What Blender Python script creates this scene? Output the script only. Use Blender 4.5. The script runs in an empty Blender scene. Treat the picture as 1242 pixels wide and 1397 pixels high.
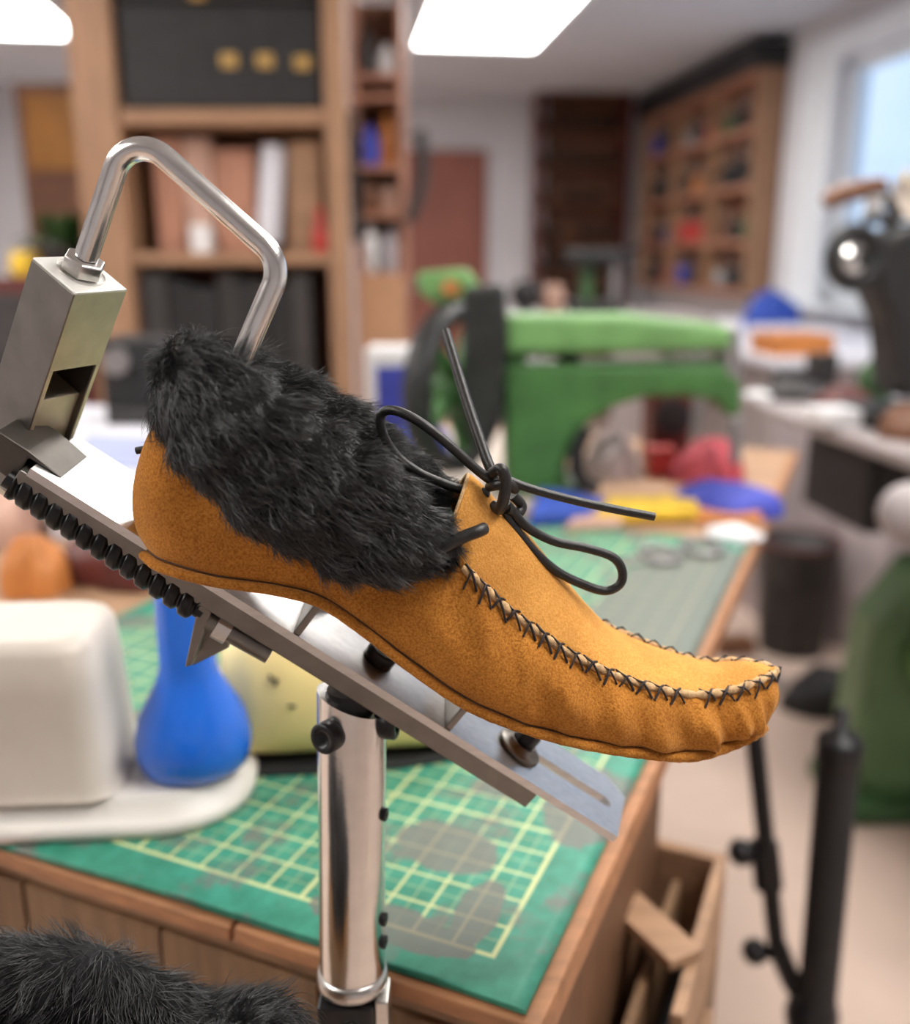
import bpy, bmesh, math, random
import numpy as np
from mathutils import Vector, Matrix, Quaternion
random.seed(7); rng = np.random.default_rng(7)
S = bpy.context.scene; C = S.collection
R = math.radians; PI = math.pi

# ------------------------------------------------------------------ camera
FPX, CX, CY, PITCH = 1300.0, 621.0, 698.5, R(15)
CAM = Vector((0, 0, 1.25)); AX = Vector((1, 0, 0))
AF = Vector((0, math.cos(PITCH), -math.sin(PITCH))); AU = Vector((0, math.sin(PITCH), math.cos(PITCH)))
cd = bpy.data.cameras.new('camera'); cam = bpy.data.objects.new('camera', cd); C.objects.link(cam)
cam.location = CAM; cam.rotation_euler = (PI/2 - PITCH, 0, 0)
cd.sensor_fit = 'HORIZONTAL'; cd.sensor_width = 36; cd.lens = 36*FPX/1242; cd.clip_start = .02; cd.clip_end = 100
cd.dof.use_dof = True; cd.dof.focus_distance = .425; cd.dof.aperture_fstop = cd.lens/9.6
S.camera = cam
S.view_settings.view_transform = 'Standard'; S.view_settings.look = 'None'
S.view_settings.gamma = 1; S.view_settings.use_curve_mapping = False; S.view_settings.exposure = 0.0

# ------------------------------------------------------------------ sky (seen through the window)
w = bpy.data.worlds.new('sky'); S.world = w; w.use_nodes = True
nt = w.node_tree; bg = nt.nodes['Background']
tc = nt.nodes.new('ShaderNodeTexCoord'); nz = nt.nodes.new('ShaderNodeTexNoise'); rp = nt.nodes.new('ShaderNodeValToRGB')
nz.inputs['Scale'].default_value = 2.2; nz.inputs['Detail'].default_value = 4
rp.color_ramp.elements[0].position = .4; rp.color_ramp.elements[0].color = (.36, .60, .95, 1)
rp.color_ramp.elements[1].position = .62; rp.color_ramp.elements[1].color = (.80, .90, 1, 1)
nt.links.new(tc.outputs['Generated'], nz.inputs['Vector']); nt.links.new(nz.outputs['Fac'], rp.inputs['Fac'])
nt.links.new(rp.outputs['Color'], bg.inputs['Color']); bg.inputs['Strength'].default_value = 1.4
LAMP = 17.0           # radiance of the ceiling panels

# ------------------------------------------------------------------ helpers
def ray(px, py): return AF + AX*((px-CX)/FPX) - AU*((py-CY)/FPX)
def atY(px, py, Y):
    d = ray(px, py); return CAM + d*(Y/d.y)
def atZ(px, py, z):
    d = ray(px, py); return CAM + d*((z-CAM.z)/d.z)
def tag(o, label=None, cat=None, group=None, kind=None):
    if label: o['label'] = label
    if cat: o['category'] = cat
    if group: o['group'] = group
    if kind: o['kind'] = kind
    return o
def thing(name, label, cat, loc=(0, 0, 0), rotz=0, group=None):
    o = bpy.data.objects.new(name, None); C.objects.link(o); o.empty_display_size = .05
    o.location = loc; o.rotation_euler = (0, 0, rotz)
    return tag(o, label, cat, group)
class MB:
    def __init__(s): s.v = []; s.f = []; s.sm = []
    def add(s, vs, fs, smooth=False):
        b = len(s.v); s.v += [tuple(v) for v in vs]; s.f += [tuple(i+b for i in f) for f in fs]; s.sm += [smooth]*len(fs); return s
    def box(s, lo, hi, ax=None, org=(0, 0, 0)):
        ax = ax or (Vector((1, 0, 0)), Vector((0, 1, 0)), Vector((0, 0, 1))); org = Vector(org)
        vs = [org + ax[0]*x + ax[1]*y + ax[2]*z for z in (lo[2], hi[2]) for y in (lo[1], hi[1]) for x in (lo[0], hi[0])]
        fs = [(0, 2, 3, 1), (4, 5, 7, 6), (0, 1, 5, 4), (2, 6, 7, 3), (0, 4, 6, 2), (1, 3, 7, 5)]
        if ax[0].cross(ax[1]).dot(ax[2]) < 0: fs = [tuple(reversed(f)) for f in fs]
        return s.add(vs, fs)
    def prism(s, poly, d, smooth=False):            # poly: list of 3d points, d: extrusion vector
        n = len(poly); d = Vector(d); a = [Vector(p) for p in poly]; b = [p+d for p in a]
        nrm = Vector((0, 0, 0))
        for i in range(n): nrm += a[i].cross(a[(i+1) % n])
        q = [(i, (i+1) % n, n+(i+1) % n, n+i) for i in range(n)]
        fs = [tuple(range(n-1, -1, -1)), tuple(range(n, 2*n))] + q
        if nrm.dot(d) < 0: fs = [tuple(reversed(f)) for f in fs]
        return s.add(a+b, fs, smooth)
    def grid(s, P, closeu=False, closev=False, smooth=True, flip=False):
        nu, nv = len(P), len(P[0]); vs = [p for r in P for p in r]; fs = []
        for i in range(nu if closeu else nu-1):
            for j in range(nv if closev else nv-1):
                a, b, c, d = i*nv+j, ((i+1) % nu)*nv+j, ((i+1) % nu)*nv+(j+1) % nv, i*nv+(j+1) % nv
                fs.append((a, d, c, b) if flip else (a, b, c, d))
        return s.add(vs, fs, smooth)
    def tube(s, pts, r, n=12, closed=False, up=None, flat=1.0, caps=True):
        pts = [Vector(p) for p in pts]; m = len(pts); rs = r if hasattr(r, '__len__') else [r]*m
        T = []
        for i in range(m):
            a = pts[(i-1) % m] if closed else pts[max(i-1, 0)]; b = pts[(i+1) % m] if closed else pts[min(i+1, m-1)]
            T.append((b-a).normalized() if (b-a).length > 1e-9 else Vector((0, 0, 1)))
        N = Vector(up) if up else (Vector((0, 0, 1)) if abs(T[0].z) < .9 else Vector((1, 0, 0)))
        P = []
        for i in range(m):
            N = (N - T[i]*N.dot(T[i])).normalized(); B = T[i].cross(N)
            P.append([pts[i] + (N*math.cos(2*PI*k/n) + B*math.sin(2*PI*k/n)*flat)*rs[i] for k in range(n)])
        s.grid(P, closeu=closed, closev=True, flip=True)
        if caps and not closed:
            for q, e in ((0, 0), (m-1, 1)):
                b = len(s.v); s.v += [tuple(p) for p in P[q]]; ix = list(range(b, b+n))
                s.f.append(tuple(ix if e else reversed(ix))); s.sm.append(False)
        return s
    def cyl(s, a, b, r, n=20, r2=None): return s.tube([a, b], [r, r if r2 is None else r2], n)
    def lathe(s, prof, org=(0, 0, 0), axis=(0, 0, 1), n=28):     # prof: (r,h)
        ax = Vector(axis).normalized(); u = ax.orthogonal().normalized(); v = ax.cross(u); org = Vector(org)
        P = [[org + ax*h + (u*math.cos(2*PI*k/n) + v*math.sin(2*PI*k/n))*max(r, 1e-5) for k in range(n)] for r, h in prof]
        return s.grid(P, closev=True, flip=True)
    def ball(s, c, rx, ry=None, rz=None, n=16, ax=None):
        ry = ry or rx; rz = rz or rx; c = Vector(c); ax = ax or (Vector((1, 0, 0)), Vector((0, 1, 0)), Vector((0, 0, 1)))
        P = [[c + ax[0]*(rx*math.sin(t)*math.cos(p)) + ax[1]*(ry*math.sin(t)*math.sin(p)) - ax[2]*(rz*math.cos(t))
              for p in [2*PI*k/n for k in range(n)]] for t in [max(1e-3, min(PI-1e-3, PI*i/(n//2))) for i in range(n//2+1)]]
        return s.grid(P, closev=True, flip=True)
    def build(s, name, mat, parent=None, bevel=0, org=None, seg=2, subsurf=0):
        me = bpy.data.meshes.new(name)
        o_ = Vector(org) if org is not None else (Vector(parent.location) if (parent is not None and parent.get('worldgeo')) else Vector((0, 0, 0)))
        me.from_pydata([tuple(Vector(v)-o_) for v in s.v], [], s.f)
        me.polygons.foreach_set('use_smooth', s.sm); me.update()
        bm = bmesh.new(); bm.from_mesh(me); bmesh.ops.recalc_face_normals(bm, faces=bm.faces); bm.to_mesh(me); bm.free()
        o = bpy.data.objects.new(name, me); C.objects.link(o)
        if mat: me.materials.append(mat)
        if parent is not None: o.parent = parent
        elif org is not None: o.location = o_
        if bevel:
            b = o.modifiers.new('bevel', 'BEVEL'); b.width = bevel; b.segments = seg; b.limit_method = 'ANGLE'; b.angle_limit = R(40)
        if subsurf:
            q = o.modifiers.new('sub', 'SUBSURF'); q.levels = q.render_levels = subsurf
        return o
def wthing(name, label, cat, loc, group=None):       # a thing whose parts are given in world coordinates
    o = thing(name, label, cat, loc, 0, group); o['worldgeo'] = 1; return o
def _sub(mb, name, mat, part, **k):
    loc = Vector(part.parent.location) if part.parent else Vector(part.location)
    mb.v = [tuple(Vector(v)-loc) for v in mb.v]
    return mb.build(name, mat, part, **k)
def cr(P, t):                                        # Catmull-Rom through vectors, clamped ends
    n = len(P); i = min(max(int(math.floor(t)), 0), n-2); f = t-i
    p1, p2 = P[i], P[i+1]; p0 = P[i-1] if i > 0 else p1*2-p2; p3 = P[i+2] if i+2 < n else p2*2-p1
    return p1 + ((p2-p0)*f + (p0*2-p1*5+p2*4-p3)*f*f + (p1*3-p0-p2*3+p3)*f**3)*.5
def crc(P, t):                                       # closed
    n = len(P); i = int(math.floor(t)); f = t-i; p0, p1, p2, p3 = (P[(i+k) % n] for k in (-1, 0, 1, 2))
    return p1 + ((p2-p0)*f + (p0*2-p1*5+p2*4-p3)*f*f + (p1*3-p0-p2*3+p3)*f**3)*.5
def smooth(P, m=8):
    P = [Vector(p) for p in P]; return [cr(P, i/m) for i in range((len(P)-1)*m+1)]
def sst(a, b, x): x = min(max((x-a)/(b-a), 0), 1); return x*x*(3-2*x)

# ------------------------------------------------------------------ materials
def srgb(r, g, b): return tuple((c/255/12.92 if c <= 10 else ((c/255+.055)/1.055)**2.4) for c in (r, g, b)) + (1,)
def mat(name, col, rough=.5, metal=0, var=.12, scale=20, bump=0, bscale=None, spec=.5, stretch=None, sheen=0, coat=0, aniso=0, trans=0):
    m = bpy.data.materials.new(name); m.use_nodes = True; t = m.node_tree; b = t.nodes['Principled BSDF']
    tc = t.nodes.new('ShaderNodeTexCoord'); mp = t.nodes.new('ShaderNodeMapping'); t.links.new(tc.outputs['Object'], mp.inputs['Vector'])
    if stretch: mp.inputs['Scale'].default_value = stretch
    n = t.nodes.new('ShaderNodeTexNoise'); n.inputs['Scale'].default_value = scale; n.inputs['Detail'].default_value = 5
    t.links.new(mp.outputs['Vector'], n.inputs['Vector'])
    r = t.nodes.new('ShaderNodeValToRGB'); c = col
    r.color_ramp.elements[0].position = .3; r.color_ramp.elements[0].color = tuple(x*(1-var) for x in c[:3])+(1,)
    r.color_ramp.elements[1].position = .7; r.color_ramp.elements[1].color = tuple(min(1, x*(1+var)) for x in c[:3])+(1,)
    t.links.new(n.outputs['Fac'], r.inputs['Fac']); t.links.new(r.outputs['Color'], b.inputs['Base Color'])
    b.inputs['Roughness'].default_value = rough; b.inputs['Metallic'].default_value = metal; b.inputs['Specular IOR Level'].default_value = spec
    if sheen: b.inputs['Sheen Weight'].default_value = sheen; b.inputs['Sheen Roughness'].default_value = .5
    if coat: b.inputs['Coat Weight'].default_value = coat; b.inputs['Coat Roughness'].default_value = .08
    if trans: b.inputs['Transmission Weight'].default_value = trans
    if bump:
        bn = t.nodes.new('ShaderNodeTexNoise'); bn.inputs['Scale'].default_value = bscale or scale*4; bn.inputs['Detail'].default_value = 4
        t.links.new(mp.outputs['Vector'], bn.inputs['Vector'])
        bp = t.nodes.new('ShaderNodeBump'); bp.inputs['Strength'].default_value = bump; bp.inputs['Distance'].default_value = .002
        t.links.new(bn.outputs['Fac'], bp.inputs['Height']); t.links.new(bp.outputs['Normal'], b.inputs['Normal'])
    return m
def emis(name, col, strength):
    m = bpy.data.materials.new(name); m.use_nodes = True; b = m.node_tree.nodes['Principled BSDF']
    b.inputs['Emission Color'].default_value = col; b.inputs['Emission Strength'].default_value = strength; b.inputs['Base Color'].default_value = (.8, .8, .8, 1)
    return m
def wood(name, col, scale=14, axis=0, var=.22, rough=.6):
    st = [9, 9, 9]; st[axis] = .9; return mat(name, col, rough, var=var, scale=scale, stretch=tuple(st), bump=.15, bscale=scale*2)
M = {}
def suede(name, col, dark):
    m = bpy.data.materials.new(name); m.use_nodes = True; t = m.node_tree; b = t.nodes['Principled BSDF']; L = t.links.new
    tc = t.nodes.new('ShaderNodeTexCoord')
    n1 = t.nodes.new('ShaderNodeTexNoise'); n1.inputs['Scale'].default_value = 950; n1.inputs['Detail'].default_value = 3; n1.inputs['Roughness'].default_value = .65
    n2 = t.nodes.new('ShaderNodeTexNoise'); n2.inputs['Scale'].default_value = 28; n2.inputs['Detail'].default_value = 4
    for n in (n1, n2): L(tc.outputs['Object'], n.inputs['Vector'])
    r1 = t.nodes.new('ShaderNodeValToRGB'); e = r1.color_ramp.elements
    e[0].position = .36; e[0].color = dark; e[1].position = .62; e[1].color = col
    r2 = t.nodes.new('ShaderNodeValToRGB'); e = r2.color_ramp.elements
    e[0].position = .35; e[0].color = (.74, .70, .66, 1); e[1].position = .65; e[1].color = (1, 1, 1, 1)
    mx = t.nodes.new('ShaderNodeMix'); mx.data_type = 'RGBA'; mx.blend_type = 'MULTIPLY'; mx.inputs['Factor'].default_value = 1
    L(n1.outputs['Fac'], r1.inputs['Fac']); L(n2.outputs['Fac'], r2.inputs['Fac']); L(r1.outputs['Color'], mx.inputs[6]); L(r2.outputs['Color'], mx.inputs[7])
    L(mx.outputs[2], b.inputs['Base Color']); b.inputs['Roughness'].default_value = .9; b.inputs['Specular IOR Level'].default_value = .15
    b.inputs['Sheen Weight'].default_value = .25; b.inputs['Sheen Roughness'].default_value = .45; b.inputs['Sheen Tint'].default_value = (1, .75, .4, 1)
    bp = t.nodes.new('ShaderNodeBump'); bp.inputs['Strength'].default_value = .55; bp.inputs['Distance'].default_value = .0009
    L(n1.outputs['Fac'], bp.inputs['Height']); L(bp.outputs['Normal'], b.inputs['Normal']); return m
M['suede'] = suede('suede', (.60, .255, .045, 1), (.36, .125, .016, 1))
M['suede_top_lit'] = suede('suede_apron_lit', (.84, .42, .11, 1), (.68, .30, .06, 1))  # same suede, paler: the light on the apron put into its colour
M['suede_raw'] = mat('suede_raw_edge', (.62, .40, .20, 1), .9, scale=300, var=.3, bump=.3)
M['furskin'] = mat('fur_skin', (.008, .008, .009, 1), .9, scale=80)
M['thread'] = mat('waxed_thread', (.018, .010, .009, 1), .6, scale=400, var=.3)
M['brownthread'] = mat('brown_thread', (.07, .026, .008, 1), .7, scale=400, var=.3)
M['lace'] = mat('black_leather_lace', (.014, .013, .012, 1), .42, scale=300, var=.35, bump=.15, bscale=900)
M['steel'] = mat('brushed_steel', (.60, .58, .55, 1), .30, 1, scale=120, var=.06, bump=.04, bscale=300, stretch=(1, 6, 6))
M['chrome'] = mat('bright_steel', (.74, .73, .71, 1), .20, 1, scale=80, var=.05, bump=.03, bscale=240)
M['alu'] = mat('satin_aluminium', (.62, .61, .60, 1), .36, 1, scale=60, var=.08, bump=.05, bscale=260, stretch=(1, 5, 5))
M['darksteel'] = mat('dark_steel', (.10, .09, .08, 1), .5, .9, scale=90, var=.1)
M['capsteel_lit'] = mat('cap_steel_lit', (.85, .84, .80, 1), .55, .85, scale=90, var=.05)  # column top's white ceiling reflection put into a paler steel
M['gunmetal'] = mat('dull_steel_bar', (.22, .205, .185, 1), .42, 1, scale=70, var=.12, bump=.06)
M['brass'] = mat('yellowish_steel', (.60, .54, .42, 1), .5, .9, scale=90, var=.08, bump=.04)
M['blackmetal'] = mat('black_oxide', (.012, .012, .013, 1), .38, .3, scale=90, var=.3)
M['blackrod'] = mat('black_thread_rod', (.02, .02, .02, 1), .3, .6, scale=90, var=.3)
M['whitepl'] = mat('aged_white_plastic', (.62, .56, .49, 1), .45, scale=9, var=.10, bump=.05)
M['whitepl2'] = mat('white_plastic_rim', (.70, .67, .62, 1), .45, scale=9, var=.05)
M['bluepl'] = mat('blue_gloss_plastic', (.010, .14, .70, 1), .22, scale=6, var=.12, coat=.3)
M['yellowpl'] = mat('yellow_plastic', (1, .76, .32, 1), .5, scale=12, var=.08)
M['ink'] = mat('black_ink', (.02, .02, .02, 1), .7)
M['rubber'] = mat('black_rubber', (.015, .015, .016, 1), .7, scale=40)
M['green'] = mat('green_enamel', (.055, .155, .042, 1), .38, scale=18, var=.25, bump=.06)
M['pedgreen'] = mat('pedestal_green_enamel', (.10, .20, .085, 1), .4, scale=10, var=.2)  # lighter copy of the machine green for the pedestal
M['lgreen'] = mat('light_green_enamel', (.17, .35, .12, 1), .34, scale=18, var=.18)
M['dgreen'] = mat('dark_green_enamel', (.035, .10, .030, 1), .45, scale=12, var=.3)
M['castblack'] = mat('black_cast_iron', (.014, .014, .014, 1), .5, scale=20, var=.4)
M['wood'] = wood('pine_wood', (.33, .185, .105, 1), 9, 2)
M['woodx'] = wood('pine_wood_across', (.34, .19, .108, 1), 9, 0)
M['woodp'] = wood('pink_plywood', (.42, .20, .13, 1), 7, 2)
M['benchw'] = wood('bench_wood', (.19, .105, .05, 1), 10, 2)
M['bencht'] = wood('bench_edge_wood', (.38, .175, .08, 1), 10, 0)
M['bench_side'] = wood('bench_side_wood', (.16, .075, .034, 1), 10, 2)
M['tan'] = wood('tan_board', (.38, .225, .13, 1), 8, 0)
M['card'] = mat('cardboard', (.42, .23, .13, 1), .85, scale=10, var=.12)
M['wall'] = mat('white_wall_paint', (.60, .60, .63, 1), .8, scale=3, var=.05, bump=.05, bscale=90)
M['ceil'] = mat('ceiling_paint', (.60, .63, .69, 1), .85, scale=2, var=.04, bump=.05, bscale=60)
M['floor'] = mat('pinkish_vinyl_floor', (.62, .48, .40, 1), .5, scale=2.2, var=.14, bump=.04)
M['trim'] = mat('white_window_trim', (.72, .76, .80, 1), .5, scale=8, var=.04)
M['door'] = mat('red_brown_door', (.25, .085, .06, 1), .6, scale=4, var=.15, stretch=(6, 6, 1))
M['black'] = mat('matt_black', (.012, .012, .013, 1), .6, scale=20, var=.4)
M['char'] = mat('charcoal', (.035, .032, .032, 1), .6, scale=20, var=.4)
M['maroon'] = mat('dark_red_leather', (.10, .018, .014, 1), .5, scale=15, var=.3, bump=.1)
M['brownl'] = mat('brown_leather', (.16, .065, .03, 1), .55, scale=15, var=.3)
M['pinkl'] = mat('pale_pink_leather', (.50, .31, .24, 1), .7, scale=14, var=.25)
M['orangel'] = mat('orange_leather', (.55, .20, .05, 1), .6, scale=14, var=.2)
M['amber'] = mat('amber_panel', (.36, .15, .018, 1), .5, scale=6, var=.2)
M['paper'] = mat('white_paper', (.66, .66, .72, 1), .85, scale=5, var=.06)
M['paperb'] = mat('pale_blue_paper', (.36, .40, .66, 1), .8, scale=5, var=.1)
M['bluecl'] = mat('blue_cloth', (.03, .08, .42, 1), .75, scale=20, var=.3)
M['blue2'] = mat('violet_blue', (.045, .06, .38, 1), .7, scale=20, var=.25)
M['red'] = mat('red_plastic', (.45, .03, .025, 1), .45, scale=20, var=.2)
M['pinkred'] = mat('pink_red_cloth', (.42, .06, .08, 1), .8, scale=20, var=.2)
M['yellow'] = mat('yellow_sponge', (.70, .45, .03, 1), .7, scale=30, var=.2)
M['beige'] = mat('beige_board', (.58, .50, .43, 1), .8, scale=7, var=.07)
M['white'] = mat('white_gloss', (.75, .75, .76, 1), .4, scale=7, var=.05)
M['greybag'] = mat('white_grey_sack', (.44, .37, .37, 1), .8, scale=9, var=.12, bump=.3, bscale=20)
M['leaf'] = mat('leaf_green', (.035, .085, .02, 1), .5, scale=30, var=.4)
M['gold'] = mat('brass_latch', (.45, .28, .09, 1), .4, .5)
M['grey'] = mat('grey_metal', (.32, .31, .31, 1), .4, .7, scale=20)
M['counter'] = mat('grey_counter', (.36, .32, .32, 1), .4, scale=10, var=.08)
M['glass'] = mat('window_glass', (.9, .95, 1, 1), .02, trans=1, var=0)
M['lamp'] = emis('ceiling_panel_light', (1, .965, .92, 1), LAMP)

# hair strands
def hairmat(name, a, b_):
    m = bpy.data.materials.new(name); m.use_nodes = True; t = m.node_tree; b = t.nodes['Principled BSDF']
    h = t.nodes.new('ShaderNodeHairInfo'); r = t.nodes.new('ShaderNodeValToRGB'); e = r.color_ramp.elements
    e[0].position = .62; e[0].color = a; e[1].position = 1; e[1].color = b_
    t.links.new(h.outputs['Random'], r.inputs['Fac']); t.links.new(r.outputs['Color'], b.inputs['Base Color'])
    b.inputs['Roughness'].default_value = .28; b.inputs['Specular IOR Level'].default_value = .8; return m
M['fur'] = hairmat('black_fur_hair', (.0035, .0035, .0038, 1), (.085, .085, .09, 1))  # paler random strands: the fur's grey highlights put into the hair colour
def strands(name, roots, dirs, norms, lens, parent, rad=.00011, k=6, droop=.25, jit=.25, clumps=0):
    n = len(roots); roots = np.array(roots); dirs = np.array(dirs); norms = np.array(norms); lens = np.array(lens)[:, None]
    t = np.linspace(0, 1, k); pos = np.zeros((n, k, 3)); d = dirs + rng.normal(0, jit, (n, 3)); d /= np.linalg.norm(d, axis=1)[:, None]
    bend = rng.normal(0, .22, (n, 3)) - norms*droop
    for i, s in enumerate(t): pos[:, i] = roots + lens*(d*s + bend*s*s*.8)
    if clumps:                                        # draw the tips of neighbouring strands together into locks
        ci = rng.choice(n, clumps, replace=False); near_ = np.zeros(n, int); cr_ = roots[ci]
        for q in range(0, n, 4000): near_[q:q+4000] = ((roots[q:q+4000, None, :]-cr_[None])**2).sum(2).argmin(1)
        pull = rng.uniform(.25, .75, (n, 1))
        for i, s in enumerate(t): pos[:, i] += (pos[ci[near_], i] - pos[:, i])*(s**1.3)*pull
    rr = np.repeat((rad*(1-.85*t**1.5))[None], n, 0)
    cv = bpy.data.hair_curves.new(name); cv.add_curves([k]*n)
    cv.attributes['position'].data.foreach_set('vector', pos.reshape(-1).astype(np.float32))
    a = cv.attributes.get('radius') or cv.attributes.new('radius', 'FLOAT', 'POINT'); a.data.foreach_set('value', rr.reshape(-1).astype(np.float32))
    cv.materials.append(M['fur']); o = bpy.data.objects.new(name, cv); C.objects.link(o); o.parent = parent; o['kind'] = 'stuff'; return o

# ------------------------------------------------------------------ the room
TH = R(7); RR = Vector((math.cos(TH), math.sin(TH), 0)); RF = Vector((-math.sin(TH), math.cos(TH), 0)); RZ = Vector((0, 0, 1)); RAX = (RR, RF, RZ)
def rm(x, y, z): return RR*x + RF*y + RZ*z
XL, XR, YB, YF, HC = -3.3, 2.44, 7.56, -2.6, 2.4
def struct(name, mb, m, parent=None, **k):
    o = mb.build(name, m, parent, **k); o['kind'] = 'structure'; return o
struct('floor', MB().box((XL-.2, YF-.2, -.1), (XR+.2, YB+.2, 0), RAX), M['floor'])
struct('ceiling', MB().box((XL-.2, YF-.2, HC), (XR+.2, YB+.2, HC+.1), RAX), M['ceil'])
struct('wall_back', MB().box((XL-.2, YB, 0), (XR+.2, YB+.15, HC), RAX), M['wall'])
struct('wall_left', MB().box((XL-.15, YF, 0), (XL, YB, HC), RAX), M['wall'])
struct('wall_front', MB().box((XL-.15, YF-.15, 0), (XR+.15, YF, HC), RAX), M['wall'])
WY0, WY1, WZ0, WZ1 = 2.3, 4.68, 1.02, 2.16
wr = MB(); wr.box((XR, YF, 0), (XR+.15, WY0, HC), RAX); wr.box((XR, WY1, 0), (XR+.15, YB, HC), RAX)
wr.box((XR, WY0, 0), (XR+.15, WY1, WZ0), RAX); wr.box((XR, WY0, WZ1), (XR+.15, WY1, HC), RAX)
struct('wall_right', wr, M['wall'])
win = MB().box((XR-.03, WY0-.12, WZ1), (XR, WY1+.34, WZ1+.12), RAX).box((XR-.03, WY1, WZ0), (XR, WY1+.34, WZ1), RAX).box((XR-.03, WY0-.12, WZ0), (XR, WY0, WZ1), RAX)
wino = struct('window_1', win, M['trim'], bevel=.004)
fr = MB()
for a, b in ((WY0, WY0+.06), (WY1-.06, WY1), ((WY0+WY1)/2-.03, (WY0+WY1)/2+.03)): fr.box((XR+.04, a, WZ0), (XR+.10, b, WZ1), RAX)
fr.box((XR+.04, WY0, WZ1-.06), (XR+.10, WY1, WZ1), RAX).box((XR+.04, WY0, WZ0), (XR+.10, WY1, WZ0+.06), RAX)
struct('window_sash', fr, M['trim'], wino, bevel=.003)
struct('window_sill', MB().box((XR-.09, WY0-.14, WZ0-.03), (XR+.12, WY1+.34, WZ0), RAX), M['trim'], wino, bevel=.004)
for i, (a, b) in enumerate(((WY0+.06, (WY0+WY1)/2-.03), ((WY0+WY1)/2+.03, WY1-.06))):
    struct('window_pane', MB().box((XR+.066, a, WZ0+.06), (XR+.072, b, WZ1-.06), RAX), M['glass'], wino)
struct('trim_1', MB().box((1.26, YB-.06, 0), (1.62, YB, HC), RAX), M['wall'], bevel=.01)
# red-brown door in the back wall
dx0, dx1 = -.02, .55
d1 = struct('door_1', MB().box((dx0-.02+.55, YB-.045, 0), (dx1+.62, YB, 2.02), RAX), M['door'], bevel=.006)
for z0, z1 in ((.15, .95), (1.08, 1.88)): struct('door_panel', MB().box((.62, YB-.055, z0), (1.07, YB-.044, z1), RAX), M['door'], d1, bevel=.008)
struct('door_handle', MB().cyl(rm(.60, YB-.10, 1.02), rm(.60, YB-.04, 1.02), .012).ball(rm(.60, YB-.10, 1.02), .028), M['grey'], d1)
# ceiling panels
lamps = [(.81, 5.12, 'bright square ceiling light panel above the green sewing machine'), (-1.62, 5.12, 'bright ceiling light panel left of the pine shelf rack')]
for (x, y, l) in lamps + [(.95, 2.3, 'unseen ceiling light panel above the side table'), (-1.62, 2.3, 'unseen ceiling light panel above the left drawer unit'), (.95, .25, 'unseen ceiling light panel right of the camera'), (-1.62, .25, 'unseen ceiling light panel left of the camera')]:
    l = l or 'ceiling light panel out of the picture overhead'
    t = wthing('ceiling_light', l, 'light', rm(x, y, HC), 'ceiling light panels')
    MB().box((-.37, -.63, -.035), (-.33, .63, 0), RAX, rm(x, y, HC)).box((.33, -.63, -.035), (.37, .63, 0), RAX, rm(x, y, HC)).box((-.33, -.63, -.035), (.33, -.59, 0), RAX, rm(x, y, HC)).box((-.33, .59, -.035), (.33, .63, 0), RAX, rm(x, y, HC)).build('frame', M['trim'], t)
    MB().box((-.33, -.59, -.028), (.33, .59, -.012), RAX, rm(x, y, HC)).build('diffuser', M['lamp'], t)

# ------------------------------------------------------------------ work bench, mat
ZT = .87
BC = Vector((.030, .4163, ZT)); BA = Vector((math.sin(R(23.6)), math.cos(R(23.6)), 0)); BB = Vector((-BA.y, BA.x, 0))   # along right edge, along front edge (leftwards)
def bp(l, a, z=0): return BC + BB*l + BA*a + RZ*z
BAX = (BB, BA, RZ)
bench = wthing('work_bench', 'brown wooden work bench with plank front under the green cutting mat', 'bench', bp(.7, .3) - RZ*ZT)
MB().box((-.006, .008, -.034), (1.5, 1.64, -.004), BAX, BC).build('bench_top', M['tan'], bench, bevel=.002)
for i, (a, b, dz) in enumerate(((-.012, .175, 0), (.178, .42, -.001), (.432, .515, .001), (.52, 1.5, 0))):
    MB().box((a, -.004, -.016+dz), (b, .008, -.005+dz), BAX, BC).build('edge_trim', M['bencht'], bench, bevel=.0015)
MB().box((-.017, -.004, -.030), (-.006, 1.64, -.0045), BAX, BC).build('side_trim', M['bencht'], bench, bevel=.0015)
x = .004
while x < 1.48:
    wd = .118 if x < 1.3 else 1.49-x
    MB().box((x+.0012, .004+random.uniform(0, .0012), -.86), (x+wd-.0012, .022, -.034), BAX, BC).build('plank', M['benchw'], bench, bevel=.001); x += wd
MB().box((.0, .022, -.86), (.02, .40, -.034), BAX, BC).build('side_panel', M['bench_side'], bench, bevel=.002)
for l, a in ((.36, 1.50), (1.44, 1.50)): MB().box((l-.03, a-.03, -.87), (l+.03, a+.03, -.034), BAX, BC).build('leg', M['benchw'], bench, bevel=.003)
MB().box((1.47, .022, -.86), (1.49, .40, -.034), BAX, BC).build('side_panel', M['bench_side'], bench, bevel=.002)
MB().box((.0, .38, -.86), (1.49, .40, -.034), BAX, BC).build('back_panel', M['bench_side'], bench)

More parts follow.
